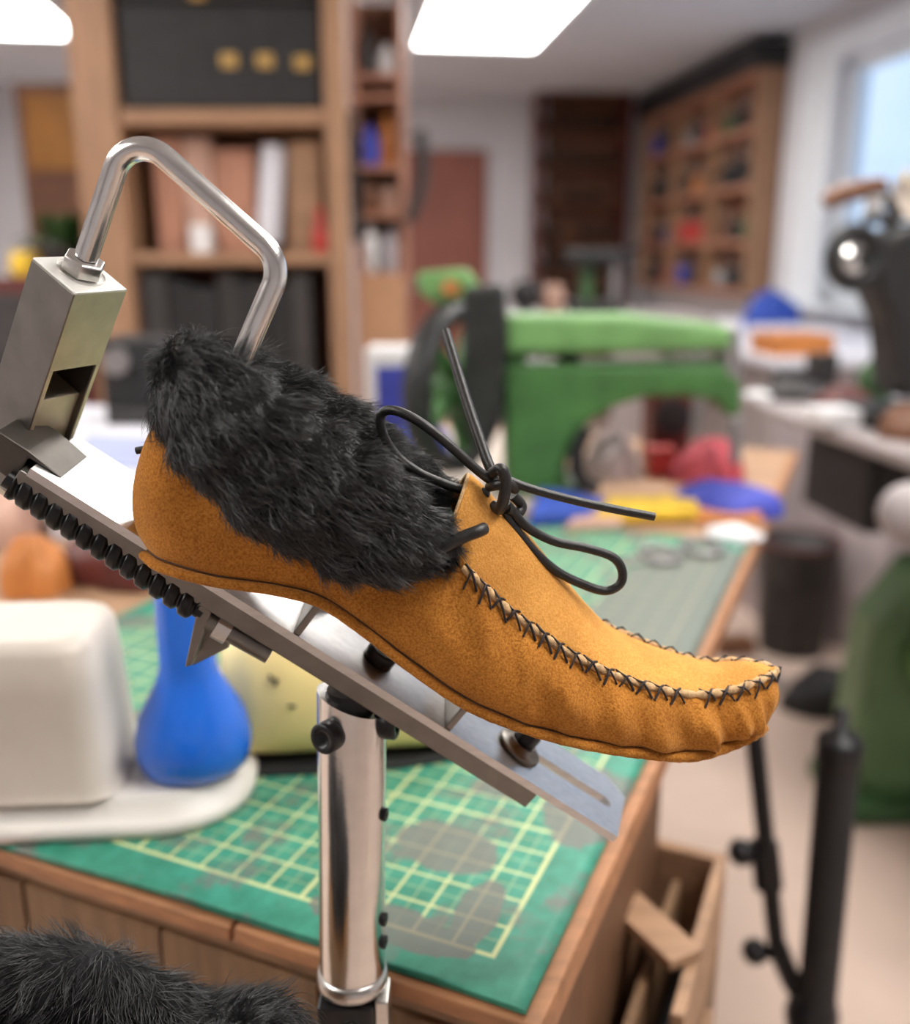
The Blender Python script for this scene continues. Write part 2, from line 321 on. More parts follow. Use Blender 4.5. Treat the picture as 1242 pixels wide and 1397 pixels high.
# cutting mat
def matmat():
    m = bpy.data.materials.new('cutting_mat_print'); m.use_nodes = True; t = m.node_tree; b = t.nodes['Principled BSDF']; L = t.links.new
    tc = t.nodes.new('ShaderNodeTexCoord'); sp = t.nodes.new('ShaderNodeSeparateXYZ'); L(tc.outputs['Object'], sp.inputs[0])
    def mth(op, a, b_=None, c=None):
        n = t.nodes.new('ShaderNodeMath'); n.operation = op
        for i, v in enumerate((a, b_, c)):
            if v is None: continue
            if isinstance(v, (int, float)): n.inputs[i].default_value = v
            else: L(v, n.inputs[i])
        return n.outputs[0]
    X, Y = sp.outputs[0], sp.outputs[1]
    def lines(v, off, pitch, wd):
        q = mth('SUBTRACT', v, off-pitch*100); q = mth('MODULO', q, pitch); q = mth('SUBTRACT', q, pitch/2); q = mth('ABSOLUTE', q); return mth('GREATER_THAN', q, pitch/2-wd)
    g = mth('MAXIMUM', lines(X, .030, .0254, .0010), lines(Y, .030, .0254, .0010))
    g5 = mth('MAXIMUM', lines(X, .030, .127, .0015), lines(Y, .030, .127, .0015))
    h = mth('MULTIPLY', mth('MAXIMUM', lines(X, .030, .0127, .0006), lines(Y, .030, .0127, .0006)), .35)
    g = mth('MAXIMUM', mth('MAXIMUM', g, g5), h)
    ins = mth('MULTIPLY', mth('MULTIPLY', mth('GREATER_THAN', X, .0285), mth('LESS_THAN', X, .5715)), mth('MULTIPLY', mth('GREATER_THAN', Y, .0285), mth('LESS_THAN', Y, .89)))
    g = mth('MULTIPLY', g, ins)
    n = t.nodes.new('ShaderNodeTexNoise'); n.inputs['Scale'].default_value = 16; n.inputs['Detail'].default_value = 5; n.inputs['Roughness'].default_value = .62; L(tc.outputs['Object'], n.inputs['Vector'])
    r = t.nodes.new('ShaderNodeValToRGB'); e = r.color_ramp.elements; e[0].position = .52; e[0].color = (0, 0, 0, 1); e[1].position = .60; e[1].color = (.8, .8, .8, 1); L(n.outputs['Fac'], r.inputs['Fac'])
    # one big worn grey patch and rubbed corner patches
    def blob(cx, cy, rx, ry):
        q = mth('ADD', mth('POWER', mth('DIVIDE', mth('SUBTRACT', X, cx), rx), 2), mth('POWER', mth('DIVIDE', mth('SUBTRACT', Y, cy), ry), 2))
        q = mth('ADD', q, mth('MULTIPLY', mth('SUBTRACT', n.outputs['Fac'], .5), 3.0)); return mth('MULTIPLY', mth('LESS_THAN', q, 1), .8)
    st = r.outputs['Color']
    for a in ((.098, .115, .036, .026), (.052, .060, .014, .030), (.095, .030, .05, .016), (.02, .20, .03, .05), (.03, .66, .1, .22)): st = mth('MAXIMUM', st, blob(*a))
    n2 = t.nodes.new('ShaderNodeTexNoise'); n2.inputs['Scale'].default_value = 60; n2.inputs['Detail'].default_value = 3; L(tc.outputs['Object'], n2.inputs['Vector'])
    gr = t.nodes.new('ShaderNodeValToRGB'); e = gr.color_ramp.elements; e[0].position = .3; e[0].color = (.02, .18, .115, 1); e[1].position = .7; e[1].color = (.045, .29, .20, 1); L(n2.outputs['Fac'], gr.inputs['Fac'])
    def mix(f, a, c):
        k = t.nodes.new('ShaderNodeMix'); k.data_type = 'RGBA'
        L(f, k.inputs[0])
        if isinstance(a, tuple): k.inputs[6].default_value = a
        else: L(a, k.inputs[6])
        if isinstance(c, tuple): k.inputs[7].default_value = c
        else: L(c, k.inputs[7])
        return k.outputs[2]
    c = mix(mth('MULTIPLY', g, .85), gr.outputs['Color'], (.62, .64, .30, 1)); c = mix(st, c, (.155, .135, .125, 1))
    L(c, b.inputs['Base Color']); b.inputs['Roughness'].default_value = .5; b.inputs['Specular IOR Level'].default_value = .45; return m
M['mat'] = matmat()
nl, na, ML, MA = 60, 60, .60, .915
def mz(l, a):
    e = max(0, 1-a/.035); return -.0016*e*e*(.6+.6*math.sin(l*14+.4)) + .0012*math.sin(l*9+1)*e
top = [[(l, a + (.003*math.sin(l*11) if a == 0 else 0), .0008+mz(l, a)) for a in [MA*(j/na)**1.6 for j in range(na+1)]] for l in [ML*i/nl for i in range(nl+1)]]
bot = [[(p[0], p[1], p[2]-.0030) for p in r_] for r_ in top]
mb2 = MB().grid(top).grid(bot, flip=True); e1 = nl+1; e2 = na+1; nn = e1*e2
for i in range(nl): mb2.f += [(i*e2, (i+1)*e2, nn+(i+1)*e2, nn+i*e2), (i*e2+na, nn+i*e2+na, nn+(i+1)*e2+na, (i+1)*e2+na)]
for j in range(na): mb2.f += [(j, nn+j, nn+j+1, j+1), (nl*e2+j, nl*e2+j+1, nn+nl*e2+j+1, nn+nl*e2+j)]
mb2.sm += [False]*(2*nl+2*na)
o = mb2.build('cutting_mat', M['mat']); o.location = BC - RZ*.0008 - BB*.0075; o.rotation_euler = (0, 0, math.atan2(BB.y, BB.x))
o.scale = (1, -1, 1)                                  # local y runs away along the mat's right edge
tag(o, 'green self-healing cutting mat with yellow grid and grey stains on the bench', 'cutting mat')

# ------------------------------------------------------------------ the shoe jack and its moccasin: a plane tipped a little to the viewer
Y0, ROLL = .425, R(5)
WV = Vector((0, -math.cos(ROLL), -math.sin(ROLL))); PO = atY(621, 750, Y0)
def px(x, y, w=0.0):
    d = ray(x, y); q = PO + WV*w; return CAM + d*((q-CAM).dot(WV)/d.dot(WV))
def mir(p, w): return p - WV*(2*w)

shoe = wthing('moccasin', 'tan suede moccasin with black fur cuff and black lace, stretched on the steel jack', 'shoe', px(560, 900))
# near bottom edge and near top edge, heel centre to toe centre: pixel x, y, half width
BOT = [(198, 746, 0), (205, 760, .015), (226, 773, .0245), (290, 790, .029), (375, 802, .028), (440, 820, .028), (500, 860, .030), (562, 908, .033), (640, 960, .037),
       (720, 992, .040), (800, 1013, .040), (878, 1025, .037), (945, 1029, .030), (998, 1014, .019), (1027, 1000, .0125), (1040, 986, 0)]
TOP = [(226, 560, 0), (230, 572, .012), (250, 590, .020), (305, 645, .025), (375, 695, .028), (440, 728, .028), (510, 748, .028), (575, 760, .028), (630, 775, .027),
       (690, 830, .028), (770, 888, .028), (850, 926, .0265), (925, 946, .022), (978, 946, .0155), (1026, 933, .011), (1057, 915, 0)]
NS = 15
def loop(T):
    near = [px(*q) for q in T]; far = [mir(near[i], T[i][2]) for i in range(NS-1, 0, -1)]; return near + far
BL, TL = loop(BOT), loop(TOP); NL = len(BL)
def idx(t): t = t % NL; return t if t <= NS else NL-t          # station number for near/far symmetric shaping
ctr = sum(BL, Vector())/NL
SD = (px(960, 1029) - px(300, 793)).normalized(); SN = WV.cross(SD); SN = SN if SN.z > 0 else -SN
def outw(t):
    d = (crc(BL, t+.05)-crc(BL, t-.05)); n = d.cross(SN); n = (n - SN*n.dot(SN)).normalized()
    return n if n.dot(crc(BL, t)-ctr) > 0 else -n
# pucker ridges (station, slant, width, height)
RID = [(8.7, .5, .20, .0015), (9.35, .35, .16, .0022), (10.0, .3, .14, .0026), (10.4, .2, .13, -.0014), (10.75, .15, .15, .0032), (11.1, .1, .13, -.0016), (11.45, .1, .15, .0028), (11.85, 0, .15, -.0016), (12.32, -.12, .12, .0046), (12.75, .0, .18, -.0026), (13.3, .0, .13, .0026), (13.6, 0, .1, -.001), (13.9, 0, .12, .0022), (14.4, 0, .12, .0014)]
def wall(t, v):
    B, T = crc(BL, t), crc(TL, t); k = idx(t); n = outw(t)
    p = B.lerp(T, v)
    bul = .0035 + .0056*(1-sst(.6, 2.8, k)) + .0035*sst(5, 9, k) + .0010*sst(12.2, 13.2, k) - .0040*sst(13.6, 15, k); bul -= .0035*sst(3, 5.2, k)*(1-sst(6, 8, k))
    p = p + n*(bul*math.sin(PI*min(1, v*1.0))**.8 if v < 1 else 0)
    pk = 0
    for c, sl, wd, h in RID: pk += h*math.exp(-((k-c+sl*(1-v))/wd)**2)
    pk += .0009*math.sin(k*5.1+v*3)*sst(6, 8, k) + .0006*math.sin(k*2.3+v*7)
    p = p + n*(pk*math.sin(PI*(.06+.94*v))**.7 if v < 1 else 0)
    # groove just above the sole
    p = p - n*(.0016*math.exp(-((v-.04)/.05)**2))
    return p
nu = NL*14; nv = 26
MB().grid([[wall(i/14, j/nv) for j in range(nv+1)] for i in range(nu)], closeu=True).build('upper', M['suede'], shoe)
# sole: flat bottom with a lip all round
so = MB()
def lipc(t): return crc(BL, t) + outw(t)*.0004 - SN*.0010
pts = [lipc(i/10) for i in range(NL*10)]
prof = []
for i in range(NL*10):
    t = i/10; n = outw(t); c = lipc(t); a_ = .0030 + .0005*math.sin(t*23)*math.sin(t*7.3); hgt = .0024
    prof.append([c + n*(a_*math.cos(q)) + SN*(hgt*math.sin(q)) for q in [2*PI*k/10 for k in range(10)]])
so.grid(prof, closeu=True, closev=True)
rows = []
for i in range(NS*6+1):
    t = i/6; a_ = lipc(t) - SN*.0012; b_ = lipc(-t) - SN*.0012; rows.append([a_.lerp(b_, j/8) for j in range(9)])
so.grid(rows)
sole = so.build('sole', M['suede'], shoe)
_sub(MB().tube([wall(i/12, .035)+outw(i/12)*.0001 for i in range(NL*12)], .00055, 6, closed=True), 'sole_seam', M['brownthread'], sole)
# apron and tongue
AC = {0: (640, 648), 1: (668, 676), 2: (703, 712), 3: (752, 772)}          # crown pixels on the middle line
AE = [(613, 726, .019), (630, 775, .027)] + TOP[9:]
CH = {4: .0065, 5: .005, 6: .004, 7: .003, 8: .0015}
near = [px(*q) for q in AE]; far = [mir(p, q[2]) for p, q in zip(near, AE)]
crown = [px(*AC[i]) if i in AC else (near[i]+far[i])/2 + SN*CH.get(i, 0) for i in range(len(AE))]
def apron(q, x):
    n_, f_, c_ = cr(near, q), cr(far, q), cr(crown, q); xx = abs(x)**1.7
    p = c_ + (n_-f_)*(.5*x) + ((n_+f_)/2 - c_)*xx
    return p + SN*(.0005*math.sin(q*3.1+x*4) if abs(x) < .98 else 0)
QA = len(AE)-1
ap = MB(); G = [[apron(i/10, -1+2*j/30) for j in range(31)] for i in range(QA*10+1)]; ap.grid(G)
apo = ap.build('apron', M['suede_top_lit'], shoe); sd = apo.modifiers.new('thick', 'SOLIDIFY'); sd.thickness = .0016; sd.offset = 0
# raw edge along the tongue tip, and the scalloped seam round the toe
_sub(MB().tube([apron(0, -1+2*j/24)+SD*-.0004 for j in range(25)], .0009, 6), 'raw_edge', M['suede_raw'], apo)
def seam(t): return crc(TL, t)
SEAM0, SEAM1 = 8.0, NL-8.0
mseg = 420; pts = []; rs = []
for i in range(mseg+1):
    t = SEAM0+(SEAM1-SEAM0)*i/mseg; pts.append(seam(t)+SN*.0004+outw(t)*.0003); rs.append(.0013+.0009*abs(math.sin(i*PI/12)))
MB().tube(pts, rs, 8).build('seam_edge', M['suede_raw'], shoe)
# cross stitches, one object each
L_ = [0]; fine = [seam(SEAM0+(SEAM1-SEAM0)*i/600) for i in range(601)]
for a_, b_ in zip(fine, fine[1:]): L_.append(L_[-1]+(b_-a_).length)
NST = 41
def at_len(s): return SEAM0+(SEAM1-SEAM0)*float(np.interp(s, L_, range(601)))/600
def apr_in(t, d):           # a point on the apron just inside the seam at station t
    k = idx(t); q = (k-8)+1 if k >= 8 else 1; x = 1 if (t % NL) <= NS else -1
    e = apron(min(q, QA-.02), x); c = apron(min(q, QA-.3), 0); dv = (c-e); return e + dv.normalized()*min(d, dv.length*.4) + SN*.0011
for i in range(NST):
    s0, s1 = L_[-1]*(i+.08)/NST, L_[-1]*(i+.98)/NST; t0, t1 = at_len(s0), at_len(s1); jit = random.uniform(-.0009, .0009)
    lo0, lo1 = wall(t0, .93-random.uniform(0, .07))+outw(t0)*.0006, wall(t1, .94-random.uniform(0, .05))+outw(t1)*.0006
    hi0, hi1 = apr_in(t0, .0022+jit), apr_in(t1, .0022)
    if i == 14: continue
    st = MB()
    for a_, b_ in ((lo0, hi1), (hi0, lo1)):
        tm = at_len((s0+s1)/2); mid = seam(tm)+SN*.0026+outw(tm)*.0022
        st.tube([a_, a_.lerp(mid, .55)+outw(tm)*.0004, mid, mid.lerp(b_, .45)+SN*.0003, b_], random.choice((.0005, .0006, .00065)), 5)
    st.build('stitch', M['thread'], shoe)
# fur cuff: a fat roll round the opening
CUF = [(606, 732, .021, 20, .006), (572, 742, .026, 44, .009), (520, 726, .030, 70, .011), (455, 690, .031, 82, .0125), (390, 650, .031, 82, .013), (330, 603, .030, 78, .013), (280, 556, .026, 74, .013), (254, 534, .014, 68, .011),
       (250, 522, 0, 62, .010), (270, 510, -.016, 50, .010), (330, 528, -.028, 46, .010), (400, 556, -.031, 46, .010), (470, 598, -.031, 44, .010), (540, 645, -.028, 40, .009), (600, 690, -.022, 28, .007)]
CP = [px(a, b, c) for a, b, c, _, _ in CUF]; CA = [d*.43/FPX for *_, d, _ in CUF]; CB = [e for *_, e in CUF]
def cuff(t, a):
    c = cr(CP, t); T = (cr(CP, min(t+.05, 14)) - cr(CP, max(t-.05, 0))).normalized()
    i = min(int(t), 13); f = t-i; ra = CA[i]*(1-f)+CA[i+1]*f; rb = CB[i]*(1-f)+CB[i+1]*f
    up = SN - SD*.15; up = (up - T*up.dot(T)).normalized(); sd_ = T.cross(up)
    lump = 1+.05*math.sin(t*3.3+a*2)+.04*math.sin(t*7.1-a)
    return c + up*(ra*math.cos(a)*lump) + sd_*(rb*math.sin(a)*lump), T
cb = MB(); cb.grid([[cuff(14*i/90, 2*PI*j/24)[0] for j in range(24)] for i in range(91)], closev=True)
for i in (0, 90):
    b0 = len(cb.v); cb.v += [tuple(cuff(14*i/90, 2*PI*j/24)[0]) for j in range(24)]; cb.f.append(tuple(range(b0, b0+24))); cb.sm.append(True)
cuffo = cb.build('fur_cuff', M['furskin'], shoe)
def furry(fn, tmax, n, comb, lmin, lmax, parent, lift=.55, rad=.00011, **k):
    ro, di, no, le = [], [], [], []
    for _ in range(n):
        t = random.uniform(0, tmax); a = random.uniform(0, 2*PI); p, T = fn(t, a); pt, _ = fn(min(t+.02, tmax), a); pa, _ = fn(t, a+.02)
        c0, _ = fn(t, a+PI); u = (pt-p) if (pt-p).length > 1e-7 else T*1e-3; nn_ = u.cross(pa-p)
        if nn_.length < 1e-12: continue
        nn_.normalize(); nn_ = nn_ if nn_.dot(p-c0) > 0 else -nn_
        g = comb(t, a, p, T, nn_); g = g - nn_*g.dot(nn_); g.normalize()
        ph = math.sin(p.x*310+p.z*180)+math.sin(p.x*140-p.z*330+2)+math.sin(p.z*520+p.x*90+t)
        lf = lift*(1+.35*ph*.5)*(.55 if 6 < t < 9 and tmax > 10 else 1); g = (g + nn_*lf + T*(.12*math.sin(p.x*420+p.z*300))).normalized()
        ro.append(p); di.append(g); no.append(nn_); le.append(random.uniform(lmin, lmax)*(1+.12*ph))
    return strands('fur', [tuple(v) for v in ro], [tuple(v) for v in di], [tuple(v) for v in no], le, parent, rad, **k)
def comb1(t, a, p, T, n):
    s = 1 if t < 8 else -1
    return SD*.95 - SN*.28 + WV*(.1) if t < 6.2 else (SD*.75 + SN*.25 if t > 9 else SN*-.7 - T*.5 + SN*1.0*max(0, math.cos(a)))
li = MB(); li.grid([[cr(CP, t).lerp(cr(CP, 14-t), j/8) - SN*(.030*math.sin(PI*j/8)+.004) for j in range(9)] for t in [7*i/24 for i in range(25)]])
li.grid([[cr(CP, 0).lerp(cr(CP, 14), j/8)*(1-i/6) + apron(.9, 1-2*j/8)*(i/6) - SN*.006 for j in range(9)] for i in range(7)])
li.build('lining', M['furskin'], shoe)
loc = Vector(shoe.location)
def cuff_l(t, a): p, T = cuff(t, a); return p-loc, T
furry(cuff_l, 14, 50000, comb1, .008, .0150, cuffo, lift=.36, rad=.00018, clumps=2200)

# laces: flat black leather cord
lace = MB()
def cord(pts, wd=.0021, flat=1.05, taper=False, m=8):
    P = smooth([px(*q) if len(q) == 3 else px(q[0], q[1], 0) for q in pts], m); n = len(P)
    rs = [wd*(1 if not taper else (.35+.65*min(1, (n-1-i)/(n*.06)))) for i in range(n)]
    return P, rs
def addc(mb, pts, wd=.0021, flat=1.05, **k):
    P, rs = cord(pts, wd, **k); return mb.tube(P, rs, 10, flat=flat, up=WV)
la = addc(MB(), [(676, 660, .004), (650, 640, .006), (612, 606, .006), (576, 578, .004), (548, 563, .001), (528, 560, -.003), (519, 571, -.004), (524, 595, -.003), (542, 622, -.002), (572, 645, -.001), (606, 660, 0), (632, 668, 0), (668, 672, .003)]).build('lace_loop', M['lace'], shoe)
addc(MB(), [(686, 690, .004), (697, 712, .005), (722, 745, .006), (758, 778, .006), (795, 797, .005), (826, 806, .004), (846, 797, .003), (849, 778, .002), (836, 760, .001), (800, 748, .001), (755, 738, .002), (718, 718, .004), (692, 688, .005)]).build('lace_loop', M['lace'], shoe)
addc(MB(), [(690, 654, .006), (728, 668, .006), (780, 682, .005), (835, 694, .004), (893, 705, .003)], .0019).build('lace_end', M['lace'], shoe)
addc(MB(), [(682, 660, .002), (668, 636, -.006), (655, 600, -.016), (640, 556, -.028), (624, 505, -.042), (608, 452, -.058)], .0024).build('lace_end', M['lace'], shoe)
addc(MB(), [(600, 752, .031), (616, 741, .0305), (636, 731, .029), (652, 725, .0275), (661, 721, .024)], .0027).build('lace_strap', M['lace'], shoe)
kn = MB(); addc(kn, [(672, 646, .006), (684, 640, .010), (690, 655, .011), (688, 678, .011), (682, 694, .009), (674, 690, .005)], .0026); addc(kn, [(668, 664, .004), (678, 662, .009), (692, 660, .010), (704, 668, .006)], .0023)
kn.build('lace_knot', M['lace'], shoe)
addc(MB(), [(700, 676, 0), (712, 690, -.001), (706, 700, .002), (692, 694, .006)], .0024).build('lace_knot', M['lace'], shoe)
addc(MB(), [(225, 606, .004), (205, 611, .003), (186, 615, .003)], .0016).build('lace_end', M['lace'], shoe)

# ------------------------------------------------------------------ the jack
jack = wthing('shoe_stretching_jack', 'steel shoe-stretching jack: square column, bent bright handle, black threaded rod, slotted rail and round post', 'tool', atY(478, 1390, Y0))
HW = .027; WN = .012; WC = WN-HW                    # rail half width, its near edge and middle in shoe coordinates
a0, a1 = px(124, 691, WN), px(843, 1142, WN); JS = (a1-a0).normalized(); JN = WV.cross(JS); JN = JN if JN.z > 0 else -JN; JO = a0 - WV*HW          # origin on the rail's middle line
JAX = (JS, WV, JN)
def jc(x, y, w=0.0): v = px(x, y, w)-JO; return v.dot(JS), v.dot(JN)
def jp(s, w, n): return JO + JS*s + WV*w + JN*n
SE_ = (a1-a0).length
s0, _ = jc(742, 1036, WC); s1, _ = jc(832, 1087, WC); sb, _ = jc(735, 1080, WN-.003)
def boxj(mb, s, w, n): return mb.box((s[0], w[0], n[0]), (s[1], w[1], n[1]), JAX, JO)
pl = MB(); TN = -.004; SL = .0042
def pj(poly): pl.prism([jp(s, w_, TN) for s, w_ in poly], JN*.004)
pj([(-.030, -HW), (s0-.022, -HW), (s0-.022, HW), (-.030, HW)])
pj([(s0-.022, SL), (s1, SL), (s1, HW), (s0-.022, HW)])
pj([(s0-.022, -HW), (s1, -HW), (s1, -SL), (s0-.022, -SL)])
pj([(s1, -HW), (SE_+.003, -HW), (SE_+.0145, -HW+.010), (SE_, HW), (s1, HW), (s1, SL), (s1+.0026, SL*.7), (s1+.0038, 0), (s1+.0026, -SL*.7), (s1, -SL)])
pl.build('slotted_plate', M['alu'], jack)
boxj(MB(), (-.034, sb), (-.0225, .0255), (-.0145, -.0041)).build('lower_bar', M['gunmetal'], jack, bevel=.0008)
# raised heel ramp of the plate next to the column
hp = MB(); hp.prism([jp(-.030, HW, 0), jp(.000, HW, .0005), jp(.000, HW, 0), jp(-.030, HW, -.002)], WV*-.001)
# cross brackets under the sole
for (x_, y_, h_, th) in ((408, 870, .0205, .0035), (613, 1001, .0160, .0035)):
    s_, _ = jc(x_, y_, WN)
    b_ = boxj(MB(), (s_-th, s_), (-.020, .0265), (.0001, h_)); b_.prism([jp(s_, -.019, .0001), jp(s_+.013, -.019, .0001), jp(s_, -.019, h_*.9)], WV*.004)
    b_.build('cross_bracket', M['gunmetal'], jack, bevel=.0006)
# dark socket screws on the plate
s_, _ = jc(508, 905, WC); MB().lathe([(0, .0001), (.0082, .0001), (.0082, .0062), (.0074, .0072), (.0048, .0072), (.0046, .003), (0, .003)], jp(s_, .004, 0), JN).build('socket_screw', M['blackmetal'], jack)
s_, _ = jc(708, 1015, WC); MB().lathe([(.0045, .0001), (.0125, .0001), (.0125, .0018), (.0115, .0026), (.0080, .0026), (.0078, .0052), (.0064, .0054), (.0060, .0020)], jp(s_, .003, 0), JN).build('washer', M['gunmetal'], jack)
MB().lathe([(0, .002), (.0062, .002), (.0062, .0120), (.0054, .0128), (0, .0128)], jp(s_, .003, 0), JN, n=6).build('hex_bolt', M['blackmetal'], jack, bevel=.0004)
# threaded rod
r0, r1 = px(20, 660, .006), px(268, 828, .006); ax = (r1-r0).normalized(); Lr = (r1-r0).length; u = ax.orthogonal().normalized(); v_ = ax.cross(u); P = []
for i in range(260):
    z = Lr*i/259; row = []
    for k in range(20):
        th = 2*PI*k/20; ph = (z/.0078 - k/20) % 1; r_ = .0056 + .0019*sst(.0, .28, .5-abs(ph-.5)); row.append(r0 + ax*z + (u*math.cos(th)+v_*math.sin(th))*r_)
    P.append(row)
rod = MB().grid(P, closev=True, flip=True); rod.cyl(r0-ax*.004, r1+ax*.004, .0044, 14); rod.build('threaded_rod', M['blackrod'], jack)
# nut bracket on the rod
q = [px(270, 826, .010), px(291, 829, .010), px(262, 908, .010), px(252, 911, .010)]
MB().prism(q, WV*-.030).build('rod_bracket', M['gunmetal'], jack, bevel=.0007)
q = [px(289, 835, -.004), px(318, 848, -.004), px(312, 884, -.004), px(262, 909, -.004)]
MB().prism(q, WV*-.004).build('gusset', M['gunmetal'], jack, bevel=.0005)
e0, e1 = px(284, 845, .006), px(368, 892, .006); MB().cyl(e0, e1, .0050, 20).build('rod_end', M['gunmetal'], jack, bevel=.0005)
n0, n1 = px(296, 851, .006), px(314, 861, .006); MB().cyl(n0, n1, .0078, 6).build('hex_nut', M['steel'], jack, bevel=.0005)
# square column (fitted): corner, edges
DB = .405; kB = CAM + ray(101, 402)*DB; eA = Vector((-.7572, .3689, .5390)); eC = Vector((.4516, .8919, .0239)); eU = Vector((.4720, -.2615, .8419)); LA, LC = .0267, .0293
CAX = (eA, eC, eU)
def cboxm(mb, lo, hi): return mb.box(lo, hi, CAX, kB)
tk = .0022
col = MB(); HB = -.112; SLOT = -.040                            # channel: back, two sides, closed upper part
cboxm(col, (0, tk, SLOT), (LA, LC, 0))
cboxm(col, (LA-tk*2, tk, HB), (LA, LC, SLOT)); cboxm(col, (0, LC-tk, HB), (LA-tk*2, LC, SLOT))
col_side = MB(); cboxm(col_side, (-.0005, -.0006, HB), (LA, tk, .0003)); col_side.build('column_side', M['gunmetal'], jack, bevel=.0004)
col.build('column', M['gunmetal'], jack, bevel=.0006)
cboxm(MB(), (tk*1.2, tk*1.05, -.118), (LA-tk*2.1, LC-tk*1.05, -.0590)).build('slider_block', M['brass'], jack, bevel=.0005)
fp = MB(); cboxm(fp, (-.0006, 0, SLOT), (0, LC, 0)); cboxm(fp, (-.0006, 0, HB+.02), (0, tk, SLOT)); cboxm(fp, (-.0006, LC-tk, HB+.02), (0, LC, SLOT)); fp.build('column_face', M['brass'], jack, bevel=.0002)
cboxm(MB(), (-.0006, 0, 0), (LA, LC, .0012)).build('column_cap', M['capsteel_lit'], jack, bevel=.0003)
# foot block carrying the rail out of the column
fb = kB + eU*-.103
MB().prism([jp(-.0345, .020, -.0145), jp(-.052, .020, -.012), jp(-.052, .020, .003), jp(-.036, .020, .0030), jp(-.027, .020, .0018), jp(-.018, .020, .0002), jp(-.0345, .020, .0001)], WV*-.034).build('rail_root', M['darksteel'], jack, bevel=.001)
# nut and bent handle
tcn = kB + eA*(LA/2) + eC*(LC/2) + eU*.0013
MB().lathe([(.0104, 0), (.0104, .0008)], tcn, eU).lathe([(0, .0008), (.0092, .0008), (.0092, .0068), (.0085, .0075), (.005, .0075)], tcn, eU, n=6).build('handle_nut', M['steel'], jack, bevel=.0004)
wc = (tcn-PO).dot(WV)
K = [tcn, px(177, 172, wc), px(386, 358, wc*.4), px(325, 502, .0), px(301, 556, 0)]
def fillet(K, rad, m=14):
    out = [K[0]]
    for i in range(1, len(K)-1):
        a_, b_, c_ = K[i-1], K[i], K[i+1]; da, dc = (a_-b_).normalized(), (c_-b_).normalized(); ang = da.angle(dc)
        if ang > 2.9: out.append(b_); continue
        tl = rad/math.tan(ang/2); p0, p1 = b_+da*tl, b_+dc*tl; bis = (da+dc).normalized(); cc = b_+bis*(rad/math.sin(ang/2))
        n0_, n1_ = (p0-cc), (p1-cc); th = n0_.angle(n1_)
        for k in range(m+1):
            f = k/m; out.append(cc + n0_*(math.sin((1-f)*th)/math.sin(th)) + n1_*(math.sin(f*th)/math.sin(th)))
    return out + [K[-1]]
MB().tube(fillet(K, .0145), .0051, 20).build('bent_handle', M['chrome'], jack)
# post
PT, PB = atY(480, 955, Y0+.010), atY(481, 1332, Y0+.001); pa = (PT-PB).normalized(); PR = .0173
po = MB(); n = 40; u = Vector((1, 0, 0)); u = (u-pa*u.dot(pa)).normalized(); v_ = pa.cross(u); rows = []
for zf in (0, .02, .5, .98, 1):
    row = []
    for k in range(n):
        th = 2*PI*k/n; q = PB.lerp(PT, zf) + (u*math.cos(th)+v_*math.sin(th))*PR
        if zf > .9: q += pa*(-.0065*math.cos(th)*1.0)
        row.append(q)
    rows.append(row)
po.grid(rows, closev=True, flip=True); po.add(rows[-1], [tuple(range(n))]); po.build('post', M['chrome'], jack)
MB().lathe([(PR-.001, .004), (PR+.0010, .0035), (PR+.0014, 0), (PR+.0010, -.0050), (PR-.002, -.0055), (0, -.0055)], PB, -pa, n=40).build('collar_ring', M['steel'], jack)
hd = PT-pa*.002
MB().cyl(hd-pa*.02, hd+pa*.008+JN*.000, .0125, 24).build('swivel_head', M['blackmetal'], jack)
for (x_, y_, dr) in ((447, 984, Vector((-.50, -.84, .05))), (523, 980, Vector((.97, -.20, 0)))):
    ct = PB.lerp(PT, (1332-y_)/377.0); dr = (dr-pa*dr.dot(pa)).normalized()
    MB().lathe([(0, PR-.004), (.0078, PR-.004), (.0078, PR+.0055), (.0070, PR+.0064), (.0042, PR+.0064), (.0040, PR+.002), (0, PR+.002)], ct, dr, n=24).build('socket_screw', M['blackmetal'], jack)
for y_ in (1097, 1240, 1272):
    ct = PB.lerp(PT, (1332-y_)/377.0); dr = Vector((.955, -.30, 0)); dr = (dr-pa*dr.dot(pa)).normalized()
    MB().lathe([(0, PR-.002), (.0035, PR-.002), (.0035, PR+.0016), (.0018, PR+.0018), (0, PR+.001)], ct, dr, n=14).build('set_screw', M['blackmetal'], jack)
# clamp at the bench edge
cl = PB - pa*.0060; cb_ = MB().box((-.017, -.016, -.16), (.0125, .009, 0), None, cl)
cb_.build('clamp_body', M['blackmetal'], jack, bevel=.0015)
MB().box((.0128, -.014, -.16), (.020, .005, .002), None, cl).build('clamp_plate', M['steel'], jack, bevel=.001)
MB().lathe([(0, 0), (.0058, 0), (.0058, .004), (.0045, .0048), (.0024, .0048), (.0024, .002), (0, .002)], cl+Vector((.001, -.016, -.014)), (0, -1, 0), n=20).build('clamp_bolt', M['steel'], jack)
bl = None

